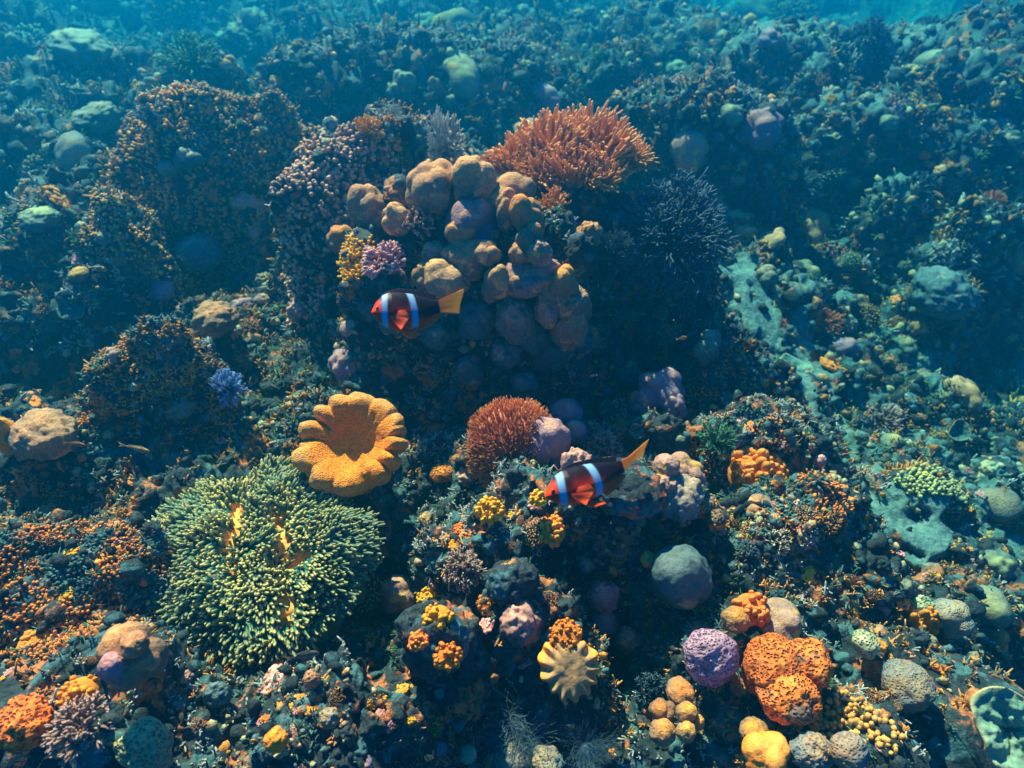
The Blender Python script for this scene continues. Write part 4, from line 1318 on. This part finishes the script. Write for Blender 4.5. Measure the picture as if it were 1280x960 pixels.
BLACK = np.array([.006, .005, .009]); RED = np.array([.90, .05, .004]); WHT = np.array([.15, .34, .52]); ORG = np.array([.95, .30, .02])
def clown_colour(V, s1=(.17, .026), s2=(.60, .032), redline=-.18, warm=0.0):
    x, z = V[:, 0], V[:, 2]
    w1 = 1 / (1 + np.exp(-(s1[1] * 1.5 - np.abs(x - s1[0] - .10 * z - .6 * z * z)) / .004))
    w2 = 1 / (1 + np.exp(-(s2[1] * 1.5 - np.abs(x - s2[0] + .04 * z + .25 * z * z)) / .004))
    n = .03 * fbm(V * 9, 3, 2)
    red = 1 / (1 + np.exp(-(redline + warm - z + n + .10 * np.exp(-((x - .42) / .2) ** 2)) / (.028 + .05 * warm)))
    head = 1 / (1 + np.exp((x - s1[0] + .045 + .25 * (z - .05) ** 2) / .012))
    red = np.maximum(red, head)
    c = BLACK[None] * (1 - red[:, None]) + RED[None] * red[:, None]
    wt = np.maximum(w1, w2)[:, None]
    edge = np.exp(-((wt - .5) / .25) ** 2) * .7
    c = c * (1 - edge)
    return np.clip(c * (1 - wt) + WHT[None] * wt, 0, 1)

def make_clownfish(label, nose, tail, depth0, depth1, up_hint, hscale=1.0, bend=0.0, tailw=1.0, **kw):
    """nose / tail root in the picture, with their distances; body length is the gap between them"""
    a, b = PD(*nose, depth0), PD(*tail, depth1)
    Lb = np.linalg.norm(b - a)
    X = nrm(b - a)
    Z = nrm(np.array(up_hint) - X * (np.array(up_hint) @ X))
    Yv = np.cross(Z, X)
    M = Matrix(((X[0], Yv[0], Z[0], a[0]), (X[1], Yv[1], Z[1], a[1]), (X[2], Yv[2], Z[2], a[2]), (0, 0, 0, 1)))
    root = empty('clownfish', a, label, 'fish', 'two banded clownfish over the reef')
    root.matrix_world = M @ Matrix.Diagonal((Lb, Lb, Lb * hscale, 1))
    top = [(0, .0), (.02, .035), (.08, .12), (.18, .215), (.3, .255), (.45, .25), (.62, .215), (.8, .165), (.92, .13), (1, .12)]
    bot = [(0, -.0), (.02, -.035), (.08, -.11), (.18, -.20), (.3, -.235), (.5, -.245), (.68, -.215), (.82, -.12), (.92, -.07), (1, -.06)]
    thick = [(0, .015), (.03, .05), (.12, .095), (.3, .125), (.55, .11), (.8, .055), (1, .022)]
    g = fish_body(top, bot, thick, lambda V: clown_colour(V, **kw), bend=bend)
    def ch(name, geo, mat, par=root):
        o = link(name, to_mesh(name, geo, mat)); o.parent = par; return o
    ch('body', g, MF_body)
    y1 = bend
    tf = fin_geo(([(.975, .11), (.985, .03), (.975, -.05)], [(1.42, .25), (1.36, .12), (1.32, .04), (1.29, -.08)]), ORG * np.array([1, .75, 1]), np.array([.98, .36, .02]), .012, notch=.10, curl=kw.get('c', 0))
    tf.V[:, 1] += y1
    k_ = np.clip((tf.V[:, 0] - .98) / .15, 0, 1) if tailw < 1 else 0
    tf.V[:, 2] = .03 + (tf.V[:, 2] - .03) * (1 + (tailw - 1) * k_) + (.30 * k_ * (tf.V[:, 0] - .98))
    ch('tail_fin', tf, MF_fin)
    df = fin_geo(([(.24, .225), (.45, .235), (.7, .18), (.93, .11)], [(.24, .262), (.45, .295), (.7, .262), (.98, .185)]), BLACK, BLACK * 1.5, .008, rays=20, notch=.08)
    df.V[:, 1] += bend * df.V[:, 0] ** 2
    ch('dorsal_fin', df, MF_fin)
    af = fin_geo(([(.64, -.20), (.76, -.14), (.94, -.055)], [(.70, -.268), (.86, -.215), (1.02, -.095)]), RED, ORG * np.array([.9, .3, .3]), .007, notch=.08)
    af.V[:, 1] += bend * af.V[:, 0] ** 2
    ch('anal_fin', af, MF_fin)
    for sgn in (-1, 1):
        pf = fin_geo(([(.34, -.19), (.42, -.22)], [(.47, -.345), (.62, -.345), (.58, -.30)]), RED, ORG * np.array([1, .35, .4]), .006, curl=.03 * sgn, notch=.08)
        pf.V[:, 1] += .04 * sgn
        ch('pelvic_fin', pf, MF_fin)
        pc = fin_geo(([(.27, -.02), (.25, -.09), (.27, -.15)], [(.45, -.02), (.49, -.13), (.36, -.27)]), RED * .9, ORG * np.array([1, .30, .3]), .005, curl=.05 * sgn, notch=.08)
        pc.V[:, 1] += .105 * sgn
        ch('pectoral_fin', pc, MF_fin)
        D, T = ico(3)
        e = ch('eye', Geo(D * np.array([.030, .012, .030]) + np.array([.088, .068 * sgn, .035]), None, T), M_eye)
        ch('pupil', Geo(D * np.array([.019, .008, .019]) + np.array([.088, .076 * sgn, .035]), None, T), M_pupil, e)
    return root

make_clownfish('dark clownfish with two blue white bands and yellow tail, swimming left before the outcrop',
               (464, 391), (549, 386), .98, 1.02, (.05, .80, .60), hscale=1.12, redline=-.13)
make_clownfish('redder clownfish with raised orange tail, swimming down left over the button corals',
               (681, 621), (781, 585), .98, 1.03, (-.1, .80, .60), hscale=.80, bend=.04, redline=-.12, warm=.02, tailw=.45)

def small_fish(name, label, px, py, Lpx, depth, ang, cols, deep=.30, cat='fish'):
    root = empty(name, PD(px, py, depth), label, cat)
    s = Lpx * depth / FPX
    ca, sa = math.cos(ang), math.sin(ang)
    X = nrm(RT * ca + UP * sa + FW * .15)
    Z = nrm(UP - X * (UP @ X) - FW * .4)
    Z = nrm(Z - X * (Z @ X)); Yv = np.cross(Z, X)
    a = PD(px, py, depth) - X * s * .5
    root.matrix_world = Matrix(((X[0], Yv[0], Z[0], a[0]), (X[1], Yv[1], Z[1], a[1]), (X[2], Yv[2], Z[2], a[2]), (0, 0, 0, 1))) @ Matrix.Diagonal((s * .8, s * .8, s * .8, 1))
    d = deep
    g = fish_body([(0, 0), (.06, .3 * d), (.3, .52 * d), (.6, .42 * d), (.9, .12 * d), (1, .12 * d)],
                  [(0, 0), (.06, -.25 * d), (.3, -.48 * d), (.6, -.4 * d), (.9, -.1 * d), (1, -.1 * d)],
                  [(0, .01), (.1, .06), (.4, .08), (.8, .03), (1, .012)],
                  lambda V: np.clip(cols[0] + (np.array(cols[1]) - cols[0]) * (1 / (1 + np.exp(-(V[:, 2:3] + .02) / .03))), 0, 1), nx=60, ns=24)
    for nm, geo, mt in (('body', g, MF_body),
                        ('tail_fin', fin_geo(([(.98, .1 * d), (.98, -.1 * d)], [(1.28, .42 * d), (1.18, 0), (1.28, -.42 * d)]), cols[2], cols[2], .006, notch=.06), MF_fin),
                        ('dorsal_fin', fin_geo(([(.25, .46 * d), (.8, .2 * d)], [(.32, .72 * d), (.86, .38 * d)]), cols[2], cols[2], .005, notch=.06), MF_fin)):
        o = link(nm, to_mesh(nm, geo, mt)); o.parent = root
    D, T = ico(2)
    for sgn in (-1, 1):
        o = link('eye', to_mesh('eye', Geo(D * np.array([.022, .01, .022]) + np.array([.1, .05 * sgn, .05 * d]), None, T), M_pupil)); o.parent = root
A3 = np.array
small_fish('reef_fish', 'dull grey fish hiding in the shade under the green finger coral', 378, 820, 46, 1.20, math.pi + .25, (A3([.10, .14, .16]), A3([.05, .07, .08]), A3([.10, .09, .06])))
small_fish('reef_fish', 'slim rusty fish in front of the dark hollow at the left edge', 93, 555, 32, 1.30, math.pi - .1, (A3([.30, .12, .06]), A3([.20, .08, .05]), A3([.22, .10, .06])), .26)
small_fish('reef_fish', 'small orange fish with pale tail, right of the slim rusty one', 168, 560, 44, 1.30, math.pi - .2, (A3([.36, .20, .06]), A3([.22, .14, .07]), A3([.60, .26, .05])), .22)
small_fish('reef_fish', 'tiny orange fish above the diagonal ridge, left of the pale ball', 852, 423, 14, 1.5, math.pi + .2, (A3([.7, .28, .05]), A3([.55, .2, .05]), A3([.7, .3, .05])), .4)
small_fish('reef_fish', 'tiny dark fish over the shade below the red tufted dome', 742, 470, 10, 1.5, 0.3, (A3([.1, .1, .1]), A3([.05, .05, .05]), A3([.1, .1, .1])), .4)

# ------------------------------------------------------------------ scattered corals, each a thing of its own
def zone(px, py):
    if py < 110:
        return ('on the hazy far slope at upper left' if px < 330 else 'on the hazy upper slope left of centre' if px < 620 else
                'on the hazy upper slope right of centre' if px < 930 else 'on the dim far slope at upper right')
    if py < 340:
        if px < 110: return 'at the upper left edge'
        if px < 420: return 'around the upper left fingered dome'
        if px < 620: return 'around the top of the central outcrop'
        if px < 860: return 'around the orange anemone'
        if px < 1050: return 'on the slope right of the blue bush'
        return 'on the dark upper right slope'
    if py < 600:
        if px < 110: return 'at the middle left edge'
        if px < 330: return 'around the orange crusted ridge'
        if px < 560: return 'around the golden leather coral'
        if px < 790: return 'around the foot of the central outcrop'
        if px < 1010: return 'on the upper diagonal ridge'
        if px < 1120: return 'beside the sand channel'
        return 'on the right rubble slope'
    if py < 780:
        if px < 170: return 'on the lower left mound'
        if px < 480: return 'around the green finger coral'
        if px < 790: return 'on the lower centre ridge'
        if px < 960: return 'around the dark teal boulder coral'
        if px < 1130: return 'on the lower diagonal ridge'
        return 'at the lower right edge'
    if px < 230: return 'in the bottom left corner'
    if px < 560: return 'on the bottom mound'
    if px < 800: return 'around the yellow toadstool coral'
    if px < 1040: return 'around the orange honeycomb boulder'
    return 'in the bottom right corner'

def pool(kind, gens, mats):
    """every look (mesh variant x skin) of a kind; copies share the mesh data"""
    out = []
    for i, g in enumerate(gens):
        ext = np.abs(g.V[:, :2]).max()
        g.V = g.V / ext
        for (m, adj) in mats:
            out.append((to_mesh(kind, g, m), adj))
    return out

KINDS = {
    'head': ('lobed_coral', 'coral', 'bumpy coral head', pool('lobed_coral', [g_head(900 + i, 12 + 4 * i, .42 - .05 * i, 4) for i in range(3)],
             [(M_tealcoral, 'teal'), (M_porites, 'brown'), (M_purple, 'purple'), (M_pinklobe, 'pink')])),
    'ball': ('boulder_coral', 'coral', 'smooth rounded coral', pool('boulder_coral', [g_smooth(910 + i, 4, 4, .08, .85) for i in range(3)],
             [(M_tealcoral, 'teal'), (M_greylobe, 'grey'), (M_littoplobe, 'orange'), (M_pinklobe, 'dull pink')])),
    'brain': ('brain_coral', 'coral', 'dimpled brain coral', pool('brain_coral', [g_smooth(920 + i, 5, 4, .06, .8, .05, 9) for i in range(2)],
              [(M_braing, 'olive'), (M_braino, 'orange'), (M_brainp, 'violet'), (M_brainb, 'pale')])),
    'knob': ('knobby_coral', 'coral', 'knob studded coral', pool('knobby_coral', [g_knobs(930 + i, 50 + 20 * i, .19, 5) for i in range(2)],
             [(M_tealcoral, 'teal'), (M_nubpink, 'rosy brown'), (M_rubble, 'mottled')])),
    'nubs': ('finger_coral', 'finger coral', 'finger cushion', pool('finger_coral', [g_nubs(940 + i, 190, .24, .06) for i in range(3)],
             [(M_nub, 'orange tipped'), (M_tealcoral, 'pale tipped'), (M_nubpink, 'pink tipped'), (M_green, 'green')])),
    'bush': ('branching_coral', 'branching coral', 'small branching coral', pool('branching_coral', [g_bush(950 + i, 22, 3, .4, .07, wig=.38) for i in range(3)],
             [(M_bluebush, 'blue grey'), (M_brown, 'brown'), (M_white, 'pale'), (M_darkbranch, 'dark'), (M_nub, 'orange tipped')])),
    'fern': ('soft_coral', 'soft coral', 'feathery soft coral', pool('soft_coral', [g_bush(960 + i, 40, 3, .42, .035, wig=.25, sides=4) for i in range(2)],
             [(M_algae, 'green'), (M_bluebush, 'blue'), (M_redtuft, 'rusty')])),
    'button': ('button_coral', 'button coral', 'crust of tiny buttons', pool('button_coral', [g_buttons(970 + i, 40, .2) for i in range(3)],
               [(M_yellow, 'yellow'), (M_orangeb, 'orange'), (M_pinkb, 'pink'), (M_tealcoral, 'teal')])),
    'plate': ('plate_coral', 'plate coral', 'low ruffled plate coral', pool('plate_coral', [g_plate(980 + i, .12, 4 + i, .2, .05, nu=64, nv=14) for i in range(2)],
              [(M_plate, 'green'), (M_tealcoral, 'teal'), (M_porites, 'brown')])),
    'crust': ('crust_coral', 'crust coral', 'crusty growth', pool('crust_coral', [blob(rng.normal(0, .35, (7, 3)) * np.array([1, 1, .3]), rng.uniform(.3, .5, 7), 4, 20, .16, 4, 1990 + i, worl=.12, wscale=7) for i in range(3)],
              [(M_orangeb, 'bright orange'), (M_pinkb, 'red'), (M_yellow, 'yellow')])),
    'rock': ('coral_rock', 'rock', 'crusted rock', pool('coral_rock', [blob(rng.normal(0, .3, (5, 3)), rng.uniform(.5, .75, 5), 5, 16, .14, 3, 990 + i, worl=.14, wscale=5) for i in range(4)],
             [(M_rubble, 'mottled'), (M_rock, 'brown'), (M_rockd, 'dark')])),
}
W_FAR = dict(head=5, ball=2.5, brain=1, knob=3, nubs=5, bush=4, fern=2, button=1, plate=1, rock=5)
W_MID = dict(head=5, ball=1.5, brain=2, knob=3, nubs=4, bush=4, fern=1.5, button=3, plate=.7, rock=5)
W_NEAR = dict(head=4, ball=1.2, brain=3, knob=4, nubs=3, bush=4, fern=1.5, button=5, plate=.5, rock=5)
N_SCATTER = 1900
ang = np.arctan2(_fc[:, 0], _fc[:, 1])
vis = (np.abs(ang) < R_(50)) & (_fc[:, 1] > .3) & (np.hypot(_fc[:, 0], _fc[:, 1]) < 9)
wt = _fa * vis * (_fsand < .5) / _fd ** 1.75 * np.clip(.5 + 1.5 * fbm(_fc * 2.6, 2, 123), .06, 1)
P, N, idx = sample_faces(N_SCATTER, wt)
count = {}
placed = []
for i in range(N_SCATTER):
    p, nn = P[i], N[i]
    px, py, dep = project(p)
    out_ = px < -120 or px > 1400 or py < -60 or py > 1080
    if out_ and rng.random() < .6: continue
    u = rng.random()
    rad_px = 7 + 24 * u ** 2.6 if dep > 1.7 else 8 + 20 * u ** 2.4
    s = rad_px * dep / FPX
    if dep > 2.6: s *= 1.35
    if any(abs(px - a) < b_ + rad_px * .6 and abs(py - c) < d_ + rad_px * .6 and dep < e_ + .25 for (a, c, b_, d_, e_) in HEROES): continue
    if any((px - a) ** 2 + (py - b_) ** 2 < (.75 * (rad_px + c)) ** 2 for (a, b_, c) in placed): continue
    W = W_FAR if dep > 2.5 else W_MID if dep > 1.6 else W_NEAR
    ks = list(W)
    wv = np.array([W[k] for k in ks], float)
    k = ks[rng.choice(len(ks), p=wv / wv.sum())]
    name, cat, noun, variants = KINDS[k]
    if count.get(name, 0) >= 290: continue
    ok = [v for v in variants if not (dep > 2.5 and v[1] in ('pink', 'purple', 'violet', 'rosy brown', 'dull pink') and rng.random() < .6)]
    mesh, adj = ok[rng.integers(len(ok))]
    count[name] = count.get(name, 0) + 1
    placed.append((px, py, rad_px))
    o = link(name, mesh)
    sink = .25 if k not in ('rock', 'ball', 'head', 'brain', 'knob') else .12
    fz = rng.uniform(.75, 1.15)
    put(o, p - nn * s * sink, basis(nn, rng.uniform(0, 6.28), .55), (s, s * rng.uniform(.85, 1.15), s * fz))
    sizew = 'small' if rad_px < 13 else 'medium' if rad_px < 21 else 'large'
    z_ = zone(px, py)
    tag(o, f'{sizew} {adj} {noun} {z_}', cat, f'{sizew} {adj} {noun}s {z_}')
print('scattered', len(placed), count)

# pale and teal heads crowding the far slopes
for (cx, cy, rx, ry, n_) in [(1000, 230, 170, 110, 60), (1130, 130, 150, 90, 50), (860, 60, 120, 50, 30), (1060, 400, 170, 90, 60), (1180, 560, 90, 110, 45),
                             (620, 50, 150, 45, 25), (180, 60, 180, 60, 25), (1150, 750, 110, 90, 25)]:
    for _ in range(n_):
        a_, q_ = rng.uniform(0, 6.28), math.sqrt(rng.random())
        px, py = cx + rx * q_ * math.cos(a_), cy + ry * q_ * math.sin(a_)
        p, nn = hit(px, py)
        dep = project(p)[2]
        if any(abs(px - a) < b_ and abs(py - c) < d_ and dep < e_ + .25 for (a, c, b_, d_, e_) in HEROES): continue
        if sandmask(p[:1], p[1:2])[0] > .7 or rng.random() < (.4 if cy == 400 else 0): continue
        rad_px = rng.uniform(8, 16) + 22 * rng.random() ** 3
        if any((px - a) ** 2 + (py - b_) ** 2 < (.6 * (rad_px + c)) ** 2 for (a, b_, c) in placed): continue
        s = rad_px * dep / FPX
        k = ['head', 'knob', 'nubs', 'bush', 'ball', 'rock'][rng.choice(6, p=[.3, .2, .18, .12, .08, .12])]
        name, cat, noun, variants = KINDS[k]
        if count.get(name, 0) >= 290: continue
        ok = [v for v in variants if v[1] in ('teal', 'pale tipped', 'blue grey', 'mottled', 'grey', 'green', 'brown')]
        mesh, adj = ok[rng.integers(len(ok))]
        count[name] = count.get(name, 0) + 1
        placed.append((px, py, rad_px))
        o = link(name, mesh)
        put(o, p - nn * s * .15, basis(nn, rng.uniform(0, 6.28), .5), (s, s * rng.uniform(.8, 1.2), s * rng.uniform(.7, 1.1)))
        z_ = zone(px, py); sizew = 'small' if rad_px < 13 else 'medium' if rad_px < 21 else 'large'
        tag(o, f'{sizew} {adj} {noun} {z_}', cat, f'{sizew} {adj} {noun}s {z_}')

# bright crusts that colour the ridges and the foreground
ACC = [(190, 430, 50, 50, 16), (110, 505, 55, 25, 12), (90, 690, 90, 60, 26), (60, 850, 70, 70, 20), (940, 650, 90, 35, 22), (1060, 690, 90, 40, 20),
       (940, 570, 60, 50, 14), (620, 655, 100, 30, 20), (420, 870, 110, 70, 30), (695, 645, 50, 30, 10), (745, 750, 30, 50, 9), (1020, 900, 140, 50, 22),
       (1190, 650, 90, 70, 22), (1150, 770, 90, 60, 18), (650, 770, 60, 60, 16), (250, 130, 120, 30, 16), (420, 190, 90, 40, 14), (270, 395, 50, 30, 10),
       (60, 350, 60, 60, 14), (20, 480, 20, 60, 7), (900, 440, 40, 30, 8), (560, 160, 120, 40, 10), (1050, 330, 150, 100, 10), (130, 210, 100, 60, 12),
       (1080, 190, 120, 100, 9), (640, 350, 80, 40, 8), (800, 590, 60, 30, 10), (170, 620, 120, 20, 6)]
for (cx, cy, rx, ry, n_) in ACC:
    for _ in range(int(n_ * 1.7)):
        a_, q_ = rng.uniform(0, 6.28), math.sqrt(rng.random())
        px, py = cx + rx * q_ * math.cos(a_), cy + ry * q_ * math.sin(a_)
        p, nn = hit(px, py)
        dep = project(p)[2]
        if any(abs(px - a) < b_ and abs(py - c) < d_ and dep < e_ + .25 for (a, c, b_, d_, e_) in HEROES): continue
        if sandmask(p[:1], p[1:2])[0] > .8: continue
        rad_px = rng.uniform(4.5, 10.5) + 10 * rng.random() ** 3
        if any((px - a) ** 2 + (py - b_) ** 2 < (.6 * (rad_px + min(c, 9))) ** 2 for (a, b_, c) in placed): continue
        s = rad_px * dep / FPX
        k = 'button' if rng.random() < .62 else 'nubs'
        name, cat, noun, variants = KINDS[k]
        if count.get(name, 0) >= 295: k = 'crust'; name, cat, noun, variants = KINDS[k]
        want = ('orange', 'yellow', 'pink', 'orange tipped', 'bright orange', 'red')
        ok = [v for v in variants if v[1] in want]
        mesh, adj = ok[rng.integers(len(ok))]
        count[name] = count.get(name, 0) + 1
        placed.append((px, py, rad_px))
        o = link(name, mesh)
        put(o, p - nn * s * .2, basis(nn, rng.uniform(0, 6.28), .7), (s, s * rng.uniform(.7, 1.3), s * rng.uniform(.6, 1.1)))
        z_ = zone(px, py); sizew = 'tiny' if rad_px < 7 else 'small'
        tag(o, f'{sizew} {adj} {noun} {z_}', cat, f'{sizew} {adj} {noun}s {z_}')
print('with accents', len(placed), count)

# ------------------------------------------------------------------ uncountable cover: broken coral and turf
def rubble(n, lo, hi, label, name, mat, seed, sub=1, wfun=None, squash=.7):
    wt = _fa * (np.abs(ang) < R_(60)) * (np.hypot(_fc[:, 0], _fc[:, 1]) < 8) / _fd ** 1.9
    wt = wt * (1 - .9 * _fsand)
    if wfun is not None: wt = wt * wfun
    P, N, idx = sample_faces(n, wt)
    D, T = ico(sub)
    dist = np.linalg.norm(P - CAM, axis=1)
    s = dist / FPX * (lo + (hi - lo) * rng.random(n) ** 2.5)
    st = rng.uniform(.5, 1.5, (n, 3)); 
    rot = nrm(rng.normal(0, 1, (n, 3)))
    base = np.repeat(D[None], n, 0) * (1 + rng.uniform(-.28, .28, (n, len(D), 1)))
    base = base * st[:, None, :] * s[:, None, None]
    # turn each piece about a random axis
    u, v = frames(rot)
    M = np.stack([u, v, rot], 2)
    base = np.einsum('nij,nkj->nki', M, base)
    Vv = base + P[:, None, :] + N[:, None, :] * (s * .35)[:, None, None]
    A_ = np.zeros_like(Vv); A_[:, :, 0] = .5 + .5 * D[None, :, 2]; A_[:, :, 1] = rng.random(n)[:, None]
    Tt = (T[None] + (np.arange(n) * len(D))[:, None, None]).reshape(-1, 3)
    c = np.array([0, 1.5, 0.0])
    o = link(name, to_mesh(name, Geo(Vv.reshape(-1, 3) - c, None, Tt, A_.reshape(-1, 3)), mat, smooth=True))
    o.location = c
    tag(o, label, None, None, 'stuff')
patchy = np.clip(.25 + 2.2 * fbm(_fc * 4.5, 3, 60), .02, 1)
rubble(22000, 1.4, 6.0, 'broken coral and pebbles strewn over the reef', 'coral_rubble', M_rubble, 1, 1, patchy)
rubble(7000, 3, 9, 'loose brown coral lumps grown over with crust', 'crusted_lumps', M_rock, 2, 2)

def turf(n, label, name, mat, Lpx, rpx, noise_seed, thr):
    wt = _fa * (np.abs(ang) < R_(60)) * (np.hypot(_fc[:, 0], _fc[:, 1]) < 8) / _fd ** 1.9 * (1 - _fsand)
    wt = wt * np.clip((fbm(_fc * 5, 3, noise_seed) - thr) * 4, 0.02, 1)
    P, N, idx = sample_faces(n, wt)
    P = np.repeat(P, 5, 0); N = np.repeat(N, 5, 0)
    dist = np.linalg.norm(P - CAM, axis=1)
    sc = dist / FPX * rng.uniform(.6, 1.4, len(P))
    dirs = nrm(N + rng.normal(0, .6, P.shape) + np.array([0, 0, .3]))
    P = P + rng.normal(0, 1, P.shape) * (dist / FPX * 1.5)[:, None]
    g = tubes(P - dirs * (sc * 1.5)[:, None], dirs, sc * Lpx, sc * rpx, 3, 4, bend=rng.normal(0, .3, P.shape) * (sc * Lpx)[:, None])
    c = np.array([0, 1.5, 0.0]); g.V = g.V - c
    o = link(name, to_mesh(name, g, mat)); o.location = c
    tag(o, label, None, None, 'stuff')
turf(12000, 'short brown and orange turf on the reef rock', 'algae_turf', M_turf, 6.5, 1.1, 70, -.1)
turf(6000, 'tiny pale coral sprigs sprinkled over the reef rock', 'coral_sprigs', M_white, 5.5, 1.2, 90, .1)
turf(3000, 'fine green weed on the reef rock', 'green_weed', M_algae, 7, .8, 110, .1)

# ------------------------------------------------------------------ specks drifting in the water
M_speck = mat_mix('speck_skin', (.5, .5, .45), (.6, .58, .5), nscale=9, bump=0, fine=.1)
_D, _T = ico(1)
_g = []
for _ in range(150):
    dep = rng.uniform(.6, 2.6)
    p = PD(rng.uniform(-200, 1480), rng.uniform(-100, 1000), dep)
    if p[2] < terrain_z(np.array([p[0]]), np.array([p[1]]))[0] + .1: continue
    _g.append(Geo(_D * rng.uniform(.0004, .0011) * rng.uniform(.6, 1.4, 3) + p, None, _T))
tag(link('drifting_specks', to_mesh('drifting_specks', joined(_g), M_speck)), 'tiny pale specks drifting in the water', None, None, 'stuff')


# ------------------------------------------------------------------ the water
def make_water():
    bm = bmesh.new()
    bmesh.ops.create_cube(bm, size=1)
    me = bpy.data.meshes.new('haze')
    bm.to_mesh(me); bm.free()
    zmin = float(bed_geo.V[:, 2].min()) - 1.0
    zmax = max(float(bed_geo.V[:, 2].max()), 1.5) + .25
    o = link('haze', me)
    o.scale = (60, 60, zmax - zmin)
    o.location = (0, 0, (zmax + zmin) / 2)
    m = bpy.data.materials.new('sea_water')
    m.use_nodes = True
    n = m.node_tree.nodes; n.clear()
    out = n.new('ShaderNodeOutputMaterial')
    pv = n.new('ShaderNodeVolumePrincipled')
    pv.inputs['Color'].default_value = (*WATER_SCATTER, 1)
    pv.inputs['Absorption Color'].default_value = (*WATER_ABSORB, 1)
    pv.inputs['Density'].default_value = WATER_DENSITY
    pv.inputs['Anisotropy'].default_value = 0.72
    m.node_tree.links.new(pv.outputs[0], out.inputs['Volume'])
    me.materials.append(m)
    tag(o, kind='stuff')
    o.display_type = 'WIRE'
make_water()
print('max bed z', bed_geo.V[:, 2].max(), 'faces', sum(len(m.polygons) for m in bpy.data.meshes))
